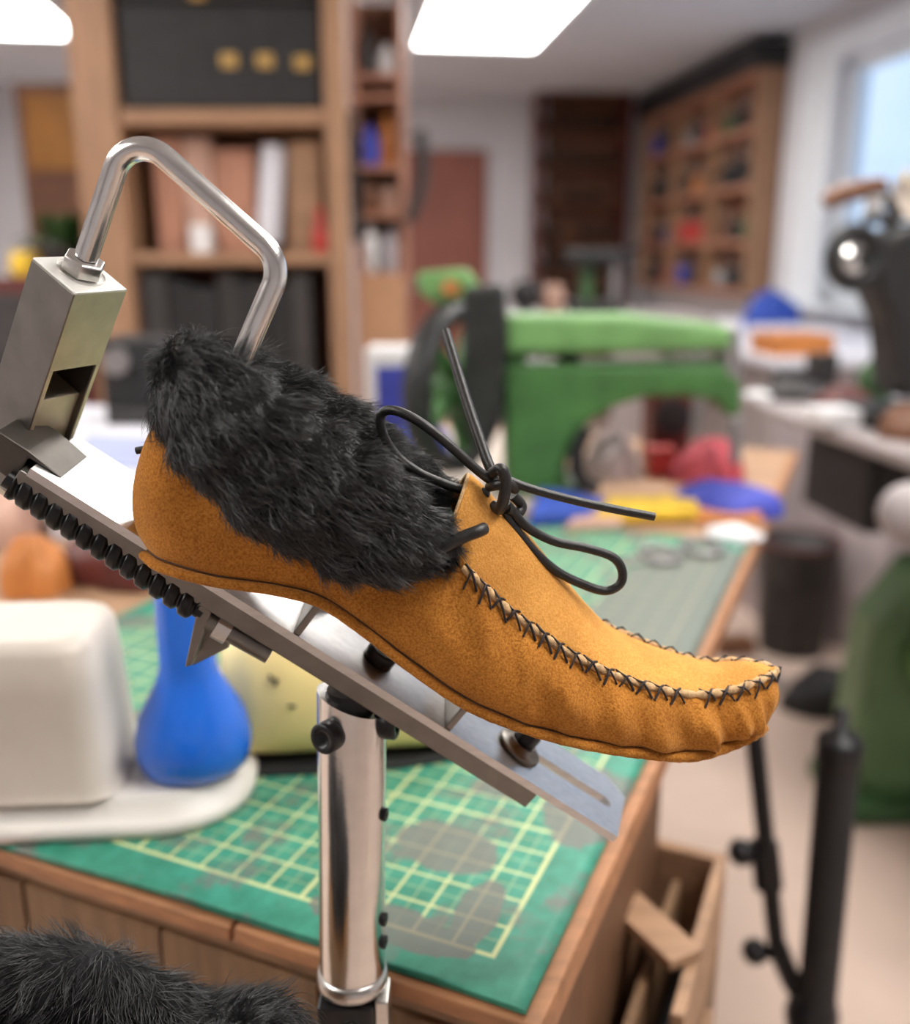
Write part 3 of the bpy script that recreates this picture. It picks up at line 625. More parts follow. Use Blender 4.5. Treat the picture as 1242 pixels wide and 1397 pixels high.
# ------------------------------------------------------------------ the second fur slipper in front of the bench, on a stool
SC = Vector((-.166, .335, .923))
sh2 = wthing('moccasin', 'second moccasin low in the picture, black fur cuff in front of the bench plank front', 'shoe', SC-RZ*.055)
R2 = [(.098, .016), ]
def cuff2(t, a):
    th = t; rx, ry = .083, .036
    c = SC + Vector((rx*math.cos(th), ry*math.sin(th)+.25*rx*math.cos(th)*0, 0)); zz = .012*math.cos(2*th+.9) - .020*max(0, math.cos(th))**2 + .004*math.sin(5*th); c.z += zz
    T = Vector((-rx*math.sin(th), ry*math.cos(th), 0)).normalized(); o_ = Vector((T.y, -T.x, 0)); r_ = .021*(1+.10*math.sin(th*3+a)+.08*math.sin(th*5-1))
    return c + o_*(r_*.85*math.cos(a)) + RZ*(r_*math.sin(a)), T
c2 = MB().grid([[cuff2(2*PI*i/60, 2*PI*j/18)[0] for j in range(18)] for i in range(60)], closeu=True, closev=True).build('fur_cuff', M['furskin'], sh2)
l2 = Vector(sh2.location)
def comb2(t, a, p, T, n): return Vector((math.sin(t*2+.8)*.8+.25, -.2, -.25+.45*math.sin(t*3)))
furry(lambda t, a: (cuff2(t, a)[0]-l2, cuff2(t, a)[1]), 2*PI, 22000, comb2, .010, .016, c2, lift=.6, rad=.00015, clumps=900)
up2 = []
for z, k in ((-.055, .96), (-.045, 1.05), (-.025, 1.06), (-.012, .96), (-.008, .90)): up2.append([SC + Vector((.092*k*math.cos(q), .046*k*math.sin(q), z)) for q in [2*PI*i/40 for i in range(40)]])
u2 = MB().grid(up2, closev=True, flip=True); u2.add(up2[0], [tuple(range(40))[::-1]]); u2.build('upper', M['suede'], sh2)
stl = wthing('work_stool', 'round wooden work stool under the second moccasin in front of the bench', 'stool', (SC.x, SC.y-.06, 0))
sz = SC.z-.055
MB().lathe([(0, sz-.03), (.095, sz-.03), (.10, sz-.024), (.10, sz-.006), (.095, sz), (0, sz)], (SC.x, SC.y-.06+.025, 0)).build('seat', M['benchw'], stl)
for k in range(4):
    q = PI/4+k*PI/2; a_ = Vector((SC.x+.07*math.cos(q), SC.y-.035+.07*math.sin(q), sz-.03)); b_ = Vector((SC.x+.10*math.cos(q), SC.y-.035+.09*math.sin(q)-.02, 0)); MB().cyl(a_, b_, .014, 12).build('leg', M['benchw'], stl)

# ------------------------------------------------------------------ things on the bench
MT = ZT-.0008
def onb(x, y, z=MT): p = atZ(x, y, z); return p
# white tub: a block on a wide rounded base
tubr = wthing('plastic_tub', 'aged white plastic tub turned upside down with a wide rounded base rim on the mat', 'tub', onb(60, 1100))
def rrect(cx_, cy_, hx, hy, r, z, ang, n=6):
    out = []
    for sx, sy, q0 in ((1, 1, 0), (-1, 1, PI/2), (-1, -1, PI), (1, -1, 3*PI/2)):
        for k in range(n+1):
            q = q0+PI/2*k/n; out.append((sx*(hx-r)+r*math.cos(q), sy*(hy-r)+r*math.sin(q)))
    c, s = math.cos(ang), math.sin(ang); return [Vector((cx_+x*c-y*s, cy_+x*s+y*c, z)) for x, y in out]
ta = R(-14); tcx, tcy = onb(60, 1098).x, .645
def stack(rings): 
    m = MB().grid(rings, closev=True, flip=True); n_ = len(rings[0]); m.add(rings[0], [tuple(range(n_))[::-1]]); m.add(rings[-1], [tuple(range(n_))]); return m
ta = R(4); RC = onb(186, 1082)           # base: capsule whose right end sits under the blue bottle
bx, by = RC.x-.155, RC.y-.005
stack([rrect(bx, by, .24+d, .066+d, .06+d*.9, MT+z, ta) for d, z in ((-.003, 0.0003), (.001, .002), (.002, .008), (-.002, .012), (-.007, .014), (-.010, .022), (-.014, .026))]).build('base_rim', M['whitepl2'], tubr)
wx = bx+.027; wy = by-.006
stack([rrect(wx, wy, hx, hy, r_, MT+z, ta) for hx, hy, r_, z in ((.132, .052, .022, .0265), (.124, .049, .02, .034), (.120, .047, .02, .10), (.118, .046, .02, .128), (.114, .043, .02, .135), (.108, .038, .02, .138))]).build('body', M['whitepl'], tubr)
# blue bottle
bc = onb(267, 1040, MT+.026); 
bt = MB().lathe([(0, 0), (.033, 0), (.038, .003), (.0410, .014), (.0410, .024), (.037, .040), (.029, .055), (.0225, .067), (.0195, .078), (.0192, .14), (.018, .143), (0, .143)], (bc.x, bc.y, MT+.0262), n=40)
tag(bt.build('bottle', M['bluepl'], None, org=(bc.x, bc.y, MT+.0262)), 'glossy blue vase-shaped plastic bottle standing on the base rim of the white tub', 'bottle')
# yellow shoe last on a black sole
ya = onb(470, 1038); yr = wthing('shoe_last', 'yellow plastic shoe last with black ink marks on the mat behind the post', 'shoe last', ya)
ydir = Vector((.985, .17, 0)); yw = Vector((-.17, .985, 0)); Y0_ = ya + yw*.021 + ydir*.012 
YL = [(-.105, .012, .010, .060), (-.100, .026, .004, .098), (-.080, .033, .004, .108), (-.055, .036, .003, .106), (-.030, .037, .003, .098), (-.005, .038, .003, .092), (.02, .040, .003, .082), (.045, .040, .003, .070), (.068, .036, .003, .056), (.085, .026, .004, .042), (.092, .010, .009, .030)]
def lastring(s, hw, z0, z1, n=24):
    out = []
    for k in range(n):
        q = 2*PI*k/n; y = hw*math.copysign(abs(math.cos(q))**.75, math.cos(q)); zz = math.sin(q); z = (z0+z1)/2+(z1-z0)/2*math.copysign(abs(zz)**.6, zz)
        y *= (1-.30*max(0, zz)*min(1, (z1-z0)/.08)); out.append(Y0_ + ydir*s + yw*y + RZ*(z+.004))
    return out
LK = [Vector(q[:4]) if False else q for q in YL]
rings = []
for i in range(41):
    t = i/40*(len(YL)-1); a_ = min(int(t), len(YL)-2); f = t-a_; f = f*f*(3-2*f)*.5+f*.5; q = [YL[a_][k]*(1-f)+YL[a_+1][k]*f for k in range(4)]; rings.append(lastring(*q))
lb = stack(rings).build('last_body', M['yellowpl'], yr)
so_ = [Y0_ + ydir*s + yw*w_ for s, w_ in [(-.104, -.014), (-.08, -.036), (-.03, -.041), (.03, -.043), (.07, -.038), (.094, -.018), (.097, 0), (.094, .018), (.07, .038), (.03, .043), (-.03, .041), (-.08, .036), (-.104, .014)]]
MB().prism([Vector((p.x, p.y, MT+.0004)) for p in so_], RZ*.005).build('last_sole', M['rubber'], yr, bevel=.002)
ik = MB()
# short hand-drawn strokes on the near side of the last
def onlast(s, f):
    t = min(max((s+.105)/.197, 0), .999); 
    for i in range(len(YL)-1):
        if YL[i][0] <= s <= YL[i+1][0]: g = (s-YL[i][0])/(YL[i+1][0]-YL[i][0]); q = [YL[i][k]*(1-g)+YL[i+1][k]*g for k in range(4)]; break
    ring = lastring(s, *q[1:], n=96); k = int(48+48*(.5-f*.5)*0+ (24*(1-f)))      # 48 = far left side; walk towards the crest
    return ring[max(0, min(95, 48-int(24*f)))]
for s_, f0, f1 in ((-.048, .35, .62), (-.030, .32, .66), (-.040, .33, .55), (-.050, -.02, .03), (-.062, .12, .17)):
    pts = [onlast(s_+.003*math.sin(i), f0+(f1-f0)*i/5) for i in range(6)]; pts = [p - yw*.0006 for p in pts]; ik.tube(pts, .0011, 6)
_sub(ik, 'ink_marks', M['ink'], lb)

# things left of and behind the tub
def slab(name, pts, th, m, label, cat, z=MT, group=None, bevel=.001):
    P = [atZ(x, y, z) for x, y in pts]; o = MB().prism(P, RZ*th).build(name, m, None, org=P[0], bevel=bevel); return tag(o, label, cat, group)
BZ = ZT-.004
def bump(name, c, r, h, m, label, cat, lumps=.18, seed=0, zb=None, flatx=1.0, group=None):        # a soft crumpled heap
    rr = random.Random(seed); ph = [rr.uniform(0, 6) for _ in range(6)]; zb = BZ if zb is None else zb; P = []
    for i in range(13):
        f = i/12; row = []
        for k in range(28):
            q = 2*PI*k/28; rad = r*math.sin(PI/2*min(1, f*1.0))*(1+lumps*math.sin(2*q+ph[0])+lumps*.6*math.sin(5*q+ph[1])+lumps*.3*math.sin(9*q+ph[2]+f*5))
            z = h*(1-f)**.6*(1+lumps*math.sin(3*q+ph[3]+f*4)*f*2*(1-f)*2) if f < 1 else 0
            row.append(Vector((c.x+rad*math.cos(q)*flatx, c.y+rad*math.sin(q), zb+.0005+max(z, 0))))
        P.append(row)
    m_ = MB().grid(P, closev=True); m_.add(P[-1], [tuple(range(28))]); return tag(m_.build(name, m, None, org=(c.x, c.y, zb)), label, cat, group)
slab('foam_block', [(60, 650), (300, 670), (318, 560), (105, 552)], -.0895, M['paper'], 'low white foam block on the bench behind the jack column', 'block', z=BZ+.09)
slab('paper_sheet', [(95, 632), (230, 645), (245, 600), (120, 594)], .003, M['paperb'], 'pale blue paper sheet lying on the white foam block by the moccasin heel', 'paper', z=BZ+.0903)
slab('board', [(470, 690), (760, 700), (700, 592), (520, 582)], .004, M['beige'], 'pale beige board lying on the bench seen through the lace loop', 'board', z=BZ)
bump('leather_piece', onb(170, 790)+Vector((.02, .03, 0)), .085, .085, M['maroon'], 'dark red leather heap on the mat behind the white tub', 'leather', seed=3, zb=MT)
bump('leather_piece', onb(-20, 735)+Vector((-.02, .04, 0)), .09, .10, M['pinkl'], 'crumpled pale pink leather heap at the left behind the white tub', 'leather', seed=5)
bump('leather_piece', onb(75, 800)+Vector((-.02, -.01, 0)), .033, .07, M['orangel'], 'orange-brown leather scrap between the pink and the dark red heaps', 'leather', seed=8)
# black machine left behind
bk_z = BZ+.0902; q = atY(178, 545, 1.72); bk = wthing('small_machine', 'small black machine with grey knob on the white foam block under the pine shelf rack', 'machine', (q.x, 1.72, bk_z))
g0 = atY(140, 545, 1.72); g1 = atY(218, 462, 1.72)
MB().box((g0.x, 1.72, bk_z), (g1.x, 1.84, g1.z)).build('body', M['black'], bk, bevel=.012, seg=3)
MB().cyl(atY(162, 492, 1.72)+Vector((0, -.02, 0)), atY(162, 492, 1.72)+Vector((0, .01, 0)), .024).build('knob', M['grey'], bk, bevel=.004)
MB().box((g0.x+.01, 1.70, bk_z), (g1.x-.02, 1.73, bk_z+.03)).build('foot', M['char'], bk, bevel=.004)

# ------------------------------------------------------------------ clutter at the back of the mat
slab('cloth', [(722, 722), (800, 715), (828, 700), (790, 690), (735, 682)], .022, M['bluecl'], 'bright blue folded cloth beside the black lace knot', 'cloth', z=BZ+.0035, bevel=.006)
slab('leather_scrap', [(770, 728), (850, 724), (840, 706), (790, 708)], .012, M['pinkl'], 'pale orange leather scrap between blue cloth and yellow sponge', 'leather', z=BZ+.0035, bevel=.003)
slab('sponge', [(812, 716), (955, 712), (948, 690), (830, 694)], .020, M['yellow'], 'yellow sponge strip on the bench at the tip of the lace', 'sponge', z=BZ+.0035, bevel=.006)
slab('leather_scrap', [(948, 716), (1036, 714), (1045, 698), (950, 698)], .012, M['orangel'], 'tan orange leather scrap on the bench corner behind the white tissue', 'leather', z=BZ, bevel=.003)
bump('tissue', onb(1000, 732), .034, .018, M['white'], 'small crumpled white tissue at the far end of the mat', 'tissue', seed=11, zb=MT)
bump('cloth', onb(985, 692), .068, .045, M['blue2'], 'violet-blue crumpled cloth on the bench under the sewing machine arm', 'cloth', seed=12, flatx=1.15)
bump('cloth', Vector((atY(965, 660, 1.66).x, 1.66, 0)), .06, .075, M['pinkred'], 'pinkish red crumpled cloth behind the violet-blue cloth', 'cloth', seed=14)
# keys / rings on the mat
kr = wthing('shears', 'steel scissors with round grey finger rings lying on the far end of the mat', 'scissors', onb(920, 765))
c0, c1 = onb(900, 762), onb(958, 752)
for c in (c0, c1): MB().tube([c+Vector((.024*math.cos(q), .034*math.sin(q), .006)) for q in [2*PI*k/20 for k in range(20)]], .0045, 8, closed=True).build('finger_ring', M['grey'], kr)
MB().prism([onb(842, 778), onb(848, 772), onb(905, 757), onb(905, 764)], RZ*.004).build('blade', M['steel'], kr)
MB().prism([onb(840, 770), onb(846, 766), onb(945, 752), onb(945, 757)], RZ*.006).build('blade', M['steel'], kr)
# dark red device under the arm
q = onb(912, 660); t_ = wthing('winding_device', 'dark red boxy winder with black wheel under the sewing machine arm', 'machine', (q.x, 1.74, BZ))
g0, g1 = atY(884, 668, 1.74), atY(948, 532, 1.74)
MB().box((g0.x, 1.74, BZ+.0005), (g1.x, 1.84, g1.z)).build('housing', M['maroon'], t_, bevel=.01, seg=3)
MB().cyl(Vector(((g0.x+g1.x)/2, 1.725, g1.z-.05)), Vector(((g0.x+g1.x)/2, 1.742, g1.z-.05)), .032, 24).build('wheel', M['black'], t_, bevel=.004)
g2, g3 = atY(880, 675, 1.69), atY(918, 628, 1.69)
tag(MB().box((g2.x, 1.665, BZ+.0005), (g3.x, 1.712, BZ+.055)).build('box', M['red'], None, bevel=.004, org=(g2.x, 1.665, BZ)), 'small bright red box in front of the dark red winder', 'box')
bump('cotton_bag', onb(850, 690)+Vector((.02, .22, 0)), .045, .085, M['greybag'], 'white rounded bag under the sewing machine arm left of the winder', 'bag', seed=21)

# ------------------------------------------------------------------ green sewing machine
YM = 1.52
gm = wthing('sewing_machine', 'large green long-arm sewing machine with black flywheel on the bench behind the moccasin', 'sewing machine', atY(735, 678, YM))
def silh(pts, Y, th): P = [atY(x, y, Y) for x, y in pts]; return MB().prism(P, Vector((0, th, 0)))
base_z = atY(700, 706, YM).z
silh([(688, 498), (1000, 498), (1012, 512), (1014, 566), (996, 572), (980, 548), (930, 541), (880, 543), (838, 556), (806, 576), (786, 604), (774, 635), (776, 660), (786, 678), (690, 678)], YM, .11).build('arm', M['green'], gm, bevel=.012, seg=3)
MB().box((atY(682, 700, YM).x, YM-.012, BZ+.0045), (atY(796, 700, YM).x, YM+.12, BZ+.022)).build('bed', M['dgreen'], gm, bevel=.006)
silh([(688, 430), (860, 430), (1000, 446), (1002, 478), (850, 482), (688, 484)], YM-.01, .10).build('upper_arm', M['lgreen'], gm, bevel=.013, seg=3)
silh([(688, 434), (722, 434), (716, 560), (688, 560)], YM+.01, .09).build('rear_pillar', M['green'], gm, bevel=.008)
silh([(984, 440), (1010, 446), (1016, 520), (990, 520)], YM, .07).build('face_plate', M['grey'], gm, bevel=.006)
MB().cyl(atY(776, 505, YM+.04), atY(776, 470, YM+.04), .018).build('thread_post', M['black'], gm, bevel=.003)
MB().cyl(atY(1004, 570, YM+.05), atY(1004, 630, YM+.05), .010).build('needle_bar', M['grey'], gm)
MB().tube([atY(800, 585, YM-.02), atY(788, 615, YM-.02), atY(786, 640, YM-.02), atY(796, 660, YM-.02), atY(815, 668, YM-.02)], .013, 12).build('shuttle_rim', M['black'], gm)
fc = atY(624, 530, YM+.06); fa = Vector((math.cos(R(28)), -math.sin(R(28))*1.1, 0)).normalized(); fu = fa.orthogonal().normalized(); fv = fa.cross(fu); FRd = .125
def fl(q, r_): return fc + (fu*math.cos(q)+fv*math.sin(q))*r_
MB().tube([fl(2*PI*k/56, FRd) for k in range(56)], .026, 14, closed=True, up=fa, flat=.7).build('flywheel_rim', M['castblack'], gm)
MB().cyl(fc-fa*.04, fc+fa*.05, .045, 24).build('flywheel_hub', M['green'], gm, bevel=.005)
for k in range(5):
    q = 2*PI*k/5+.3; MB().tube([fl(q, .04), fl(q+.12, .10), fl(q, .118)], [.018, .014, .016], 10).build('flywheel_spoke', M['green'], gm)
MB().cyl(fc+fa*.03, atY(690, 520, YM+.05), .022, 18).build('shaft', M['grey'], gm)
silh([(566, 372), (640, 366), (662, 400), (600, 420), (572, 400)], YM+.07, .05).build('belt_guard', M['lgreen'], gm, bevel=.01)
silh([(632, 392), (690, 386), (694, 470), (684, 560), (650, 640), (632, 560)], YM-.03, .04).build('belt_cover', M['castblack'], gm, bevel=.012)
MB().cyl(atY(614, 402, YM+.05), atY(618, 384, YM+.05), .014).build('oil_cap', M['orangel'], gm, bevel=.003)
# blue boxes left of the flywheel
q = atY(545, 560, 1.82)
bb = wthing('carton', 'white carton with blue print standing behind the moccasin beside the flywheel', 'box', (q.x, 1.84, BZ)); g0, g1 = atY(500, 560, 1.84), atY(560, 478, 1.84)
MB().box((g0.x, 1.84, BZ+.0005), (g1.x, 1.98, g1.z)).build('box_body', M['white'], bb, bevel=.003)
MB().box((g0.x+.02, 1.8385, BZ+.01), (g1.x-.012, 1.8398, g1.z-.03)).build('print_patch', M['blue2'], bb)
bump('cloth', Vector((atY(572, 560, 1.74).x, 1.74, 0)), .05, .105, M['bluecl'], 'bright blue cloth heap left of the black flywheel', 'cloth', seed=31)

# ------------------------------------------------------------------ pine shelf rack behind the bench
YR = 2.75; DR = .34
rk = wthing('shelf_rack', 'tall open pine shelf rack at the left behind the steel handle', 'shelf', (atY(300, 400, YR).x, YR+.15, 0))
def X_(x, y, Y): return atY(x, y, Y).x
def Z_(y, Y, x=621): return atY(x, y, Y).z
xl0, xl1 = X_(138, 340, YR), X_(176, 340, YR); xr0, xr1 = X_(449, 340, YR), X_(476, 340, YR)
for a_, b_, dp in ((xl0, xl1, .06), (xr0, xr1, .06)): MB().box((a_, YR, 0), (b_, YR+dp, HC-.02)).build('upright', M['wood'], rk, bevel=.004)
MB().box((xl1-.02, YR+.06, 0), (xl1+.004, YR+DR, HC-.02)).build('side_board', M['wood'], rk, bevel=.002)
MB().box((xl0-.05, YR+.02, 0), (xl0-.004, YR+.06, HC-.02)).build('side_board', M['wood'], rk, bevel=.002)
MB().box((xr0, YR+.06, 0), (xr0+.018, YR+DR, HC-.02)).build('side_board', M['wood'], rk, bevel=.002)
shz = []
for y0, y1 in ((148, 170), (345, 361)):
    z1, z0 = Z_(y0, YR), Z_(y1, YR); shz.append((z0, z1)); MB().box((xl1+.005, YR+.005, z0), (xr0-.001, YR+DR, z1)).build('shelf_board', M['woodx'], rk, bevel=.003)
zb = Z_(545, YR); MB().box((xl1+.005, YR+.005, zb-.03), (xr0-.001, YR+DR, zb)).build('shelf_board', M['woodx'], rk, bevel=.003)
MB().box((xl1+.005, YR+.005, 2.28), (xr0-.001, YR+DR, 2.31)).build('shelf_board', M['woodx'], rk, bevel=.003)
MB().box((xl1+.005, YR+DR, .3), (xr0+.018, YR+DR+.01, HC-.02)).build('back_panel', M['woodp'], rk)
inx0, inx1 = xl1+.008, xr0-.004
# black case with brass latches on the top shelf
z0 = shz[0][1]+.0005; cs = wthing('tool_case', 'big black case with three brass latches on the top shelf of the pine rack', 'case', ((inx0+inx1)/2, YR+.15, z0))
MB().box((inx0+.002, YR+.02, z0), (inx1-.002, YR+.30, z0+.26)).build('case_body', M['black'], cs, bevel=.012, seg=3)
MB().box((inx0+.002, YR+.02, z0+.263), (inx1-.002, YR+.30, z0+.42)).build('case_lid', M['black'], cs, bevel=.012, seg=3)
for x_, y_ in ((313, 83), (362, 83), (413, 86), (270, -10)):
    p = atY(x_, y_, YR+.02); w_ = .022; MB().box((p.x-w_, YR+.012, p.z-.018), (p.x+w_, YR+.0195, p.z+.018)).build('latch', M['gold'], cs, bevel=.006)
# boards standing in the middle bay
z0 = shz[1][1]+.0005; hb = shz[0][0]-z0
for x0_, x1_, h_, lean, m_, l_ in ((214, 252, .93, 0, 'woodp', 'pinkish plywood board at the left end of the middle shelf bay'), (255, 292, .93, .0, 'pinkl', 'pale pink board second from the left in the middle shelf bay'),
      (296, 350, .84, 0, 'woodp', 'wide pinkish plywood board left of the white roll in the shelf bay'), (392, 436, .90, .012, 'tan', 'tan board leaning right of the white roll in the shelf bay')):
    a_, b_ = X_(x0_, 300, YR+.08), X_(x1_, 300, YR+.08); bo = MB().prism([Vector((a_, YR+.08, z0)), Vector((b_, YR+.08, z0)), Vector((b_+lean, YR+.08, z0+hb*h_)), Vector((a_+lean, YR+.08, z0+hb*h_))], Vector((0, .16, 0)))
    tag(bo.build('board', M[m_], None, bevel=.004, org=(a_, YR+.08, z0)), l_, 'board', 'boards in the middle shelf bay')
a_ = X_(371, 300, YR+.07); tag(MB().tube([Vector((a_-.012, YR+.07, z0+.028)), Vector((a_+.012, YR+.09, z0+hb*.86))], .034, 18).build('paper_roll', M['paper'], None, org=(a_, YR+.07, z0)), 'white paper roll leaning in the middle shelf bay of the pine rack', 'paper roll')
a_, b_ = X_(436, 300, YR+.03), X_(450, 300, YR+.03); tag(MB().lathe([(0, 0), (.022, 0), (.024, .01), (.024, .05), (.012, .085), (.010, .12), (0, .12)], ((a_+b_)/2-.012, YR+.03, z0)).build('bottle', M['red'], None, org=(a_, YR+.03, z0)), 'red bottle at the right end of the middle shelf bay', 'bottle')
a_ = X_(275, 300, YR+.05); tag(MB().box((a_-.03, YR+.035, z0), (a_+.022, YR+.075, z0+.075)).build('paper_card', M['white'], None, org=(a_, YR+.05, z0), bevel=.002), 'small white card box standing before the pink boards in the shelf bay', 'box')
# black binders in the lower bay
x_ = inx0+.004; k = 0; z0 = zb+.0005; hb = shz[1][0]-z0
WD = [.075, .06, .085, .055, .08, .07, .06, .08, .05]
LB = ['first black binder from the left in the lower shelf bay', 'second black binder from the left in the lower shelf bay', 'third black binder from the left in the lower shelf bay', 'fourth black binder from the left in the lower shelf bay', 'fifth black binder from the left in the lower shelf bay', 'sixth black binder from the left in the lower shelf bay', 'seventh black binder from the left in the lower shelf bay', 'eighth black binder from the left in the lower shelf bay', 'ninth black binder from the left in the lower shelf bay']
while k < 9 and x_+WD[k] < inx1:
    t_ = wthing('binder', LB[k], 'binder', (x_+WD[k]/2, YR+.1, z0), 'black binders in the lower shelf bay'); hh = hb*(.93-.05*(k % 3)); dy = .012*(k % 2)
    MB().box((x_, YR+.03+dy, z0), (x_+WD[k]-.002, YR+.28, z0+hh)).build('cover', M['black' if k % 3 else 'char'], t_, bevel=.004)
    MB().cyl(Vector((x_+WD[k]/2, YR+.027+dy, z0+.05)), Vector((x_+WD[k]/2, YR+.032+dy, z0+.05)), .012).build('finger_hole', M['grey'], t_); x_ += WD[k]; k += 1
# cardboard sheet right of the rack
a_ = atY(494, 545, YR+.05); b_ = atY(552, 375, YR+.05); tag(MB().box((a_.x, YR+.05, 0), (b_.x, YR+.075, b_.z)).build('cardboard_sheet', M['card'], None, org=(a_.x, YR+.05, 0)), 'tall tan cardboard sheet standing on the floor right of the pine rack', 'cardboard')

# ------------------------------------------------------------------ narrow shelf with clutter, further back
YN = 3.5; ns = wthing('narrow_shelf', 'narrow brown shelf tower crowded with bottles beside the red-brown door', 'shelf', (X_(520, 300, YN), YN+.12, 0))
n0, n1 = X_(482, 250, YN), X_(552, 250, YN)
for a_ in (n0, n1-.018): MB().box((a_, YN, 0), (a_+.018, YN+.26, 2.12)).build('side_board', M['woodp'], ns, bevel=.002)
nz_ = []
for y_ in (100, 128, 225, 290, 372): 
    z = Z_(y_, YN); nz_.append(z); MB().box((n0+.019, YN, z-.018), (n1-.019, YN+.26, z)).build('shelf_board', M['woodp'], ns, bevel=.002)
MB().box((n0+.019, YN+.25, .2), (n1-.019, YN+.26, 2.12)).build('back_panel', M['brownl'], ns)
def jar(x, zi, h, r, m, l, Y=YN+.06): 
    X = X_(x, 250, Y); z = (nz_[zi] if isinstance(zi, int) else zi)+.0005
    tag(MB().lathe([(0, 0), (r*.95, 0), (r, r*.1), (r, h*.68), (r*.5, h*.84), (r*.45, h), (0, h)], (X, Y, z), n=20).build('bottle', M[m], None, org=(X, Y, z)), l, 'bottle', 'bottles on the narrow shelf')
jar(504, 4, .17, .027, 'white', 'white bottle on the lowest visible board of the narrow shelf'); jar(533, 4, .15, .030, 'paper', 'white bottle right of a black one on the narrow shelf'); jar(517, 4, .11, .018, 'black', 'black bottle between two white ones on the narrow shelf')
jar(505, 2, .13, .035, 'blue2', 'blue bottle on the middle board of the narrow shelf'); jar(530, 2, .17, .026, 'orangel', 'orange-brown bottle beside the blue one on the narrow shelf')
jar(505, 0, .14, .03, 'char', 'dark bottle on the top board of the narrow shelf'); jar(531, 0, .10, .03, 'white', 'white bottle on the top board of the narrow shelf beside a dark one'); jar(505, 3, .12, .03, 'brownl', 'brown bottle on the board below the blue one of the narrow shelf')
jar(531, 3, .10, .03, 'pinkl', 'pale pink bottle at the right of the board below the blue one')
bt_ = MB(); P = smooth([atY(574, 178, YN-.02), atY(577, 220, YN-.02), atY(572, 265, YN-.02), atY(558, 302, YN-.02)], 6); bt_.tube(P, [.022]*len(P), 10, flat=.5); tag(bt_.build('leather_strap', M['char'], None, org=P[0]), 'dark leather strap hanging on the side of the narrow shelf', 'strap')
P = smooth([atY(478, 150, YN-.03), atY(483, 240, YN-.03), atY(488, 330, YN-.03)], 6); tag(MB().tube(P, [.018]*len(P), 10, flat=.5).build('leather_strap', M['black'], None, org=P[0]), 'black strap hanging between pine rack and narrow shelf', 'strap')
MB().cyl(atY(574, 184, YN-.02), Vector((n1-.005, YN+.03, atY(574, 184, YN).z)), .006).build('peg', M['grey'], ns); MB().cyl(atY(478, 154, YN-.03), Vector((n0+.005, YN+.03, atY(478, 154, YN).z)), .006).build('peg', M['grey'], ns)

# ------------------------------------------------------------------ far left: wall, amber cabinet, plant
YL_ = 4.3
am = wthing('wall_cabinet', 'amber yellow cupboard at the far left beyond the pine rack', 'cabinet', (X_(70, 170, YL_), YL_+.15, 0)); a_, b_ = atY(30, 232, YL_), atY(128, 112, YL_)
MB().box((a_.x, YL_, a_.z-.6), (b_.x, YL_+.3, b_.z)).build('cabinet_body', M['brownl'], am, bevel=.004)
MB().box((a_.x+.04, YL_-.018, a_.z), (b_.x-.03, YL_, b_.z-.05)).build('cabinet_door', M['amber'], am, bevel=.004)
MB().ball((b_.x-.06, YL_-.03, (a_.z+b_.z)/2), .014).build('knob', M['gold'], am)
for sx in (a_.x+.03, b_.x-.03):
    for sy in (YL_+.03, YL_+.27): MB().box((sx-.02, sy-.02, 0), (sx+.02, sy+.02, a_.z-.6)).build('leg', M['brownl'], am)
# plant in a yellow pot on a dark drawer unit
YP = 3.0; zt = Z_(378, YP)
dk = wthing('drawer_unit', 'dark maroon drawer unit behind the steel column under the potted plant', 'drawers', (X_(60, 378, YP), YP+.2, 0)); xa, xb = X_(-60, 378, YP), X_(126, 378, YP)
MB().box((xa, YP, .05), (xb, YP+.4, zt)).build('carcass', M['maroon'], dk, bevel=.004)
for i in range(4):
    h_ = (zt-.10)/4; MB().box((xa+.02, YP-.016, .07+i*h_), (xb-.02, YP-.0005, .05+(i+1)*h_)).build('drawer', M['maroon' if i < 3 else 'char'], dk, bevel=.004)
    MB().ball(((xa+xb)/2, YP-.028, .06+(i+.5)*h_), .016).build('knob', M['gold'], dk)
for sx in (xa+.04, xb-.04):
    for sy in (YP+.04, YP+.36): MB().cyl((sx, sy, 0), (sx, sy, .052), .02).build('foot', M['black'], dk)
pc = Vector((X_(85, 378, YP)-.02, YP+.10, zt)); pp = wthing('potted_plant', 'leafy green plant in a dark pot left of the pine rack', 'plant', pc)
MB().lathe([(0, .0005), (.06, .0005), (.08, .09), (.085, .10), (.075, .10), (.07, .085), (0, .085)], pc, n=24).build('pot', M['char'], pp)
rr = random.Random(4)
for i in range(70):
    q = rr.uniform(0, 2*PI); el = rr.uniform(.0, 1.35); L = rr.uniform(.09, .165); b0 = pc+RZ*.09+Vector((math.cos(q), math.sin(q), 0))*.03
    dr = Vector((math.cos(q)*math.cos(el), math.sin(q)*math.cos(el), math.sin(el))); sd_ = dr.cross(RZ).normalized()*L*.16; tip = b0+dr*L-RZ*L*.25; md = b0+dr*L*.55
    if i == 0: pass
    MB().add([b0, md+sd_, tip, md-sd_, md-RZ*.006], [(0, 1, 4), (1, 2, 4), (2, 3, 4), (3, 0, 4)]).build('leaf', M['leaf'], pp)
jy = Vector((X_(22, 378, YP), YP+.08, zt)); tag(MB().lathe([(0, .0005), (.045, .0005), (.048, .01), (.048, .05), (.04, .06), (.04, .075), (0, .075)], jy, n=24).build('jar', M['yellow'], None, org=jy), 'yellow jar beside the potted plant on the dark drawer unit', 'jar')
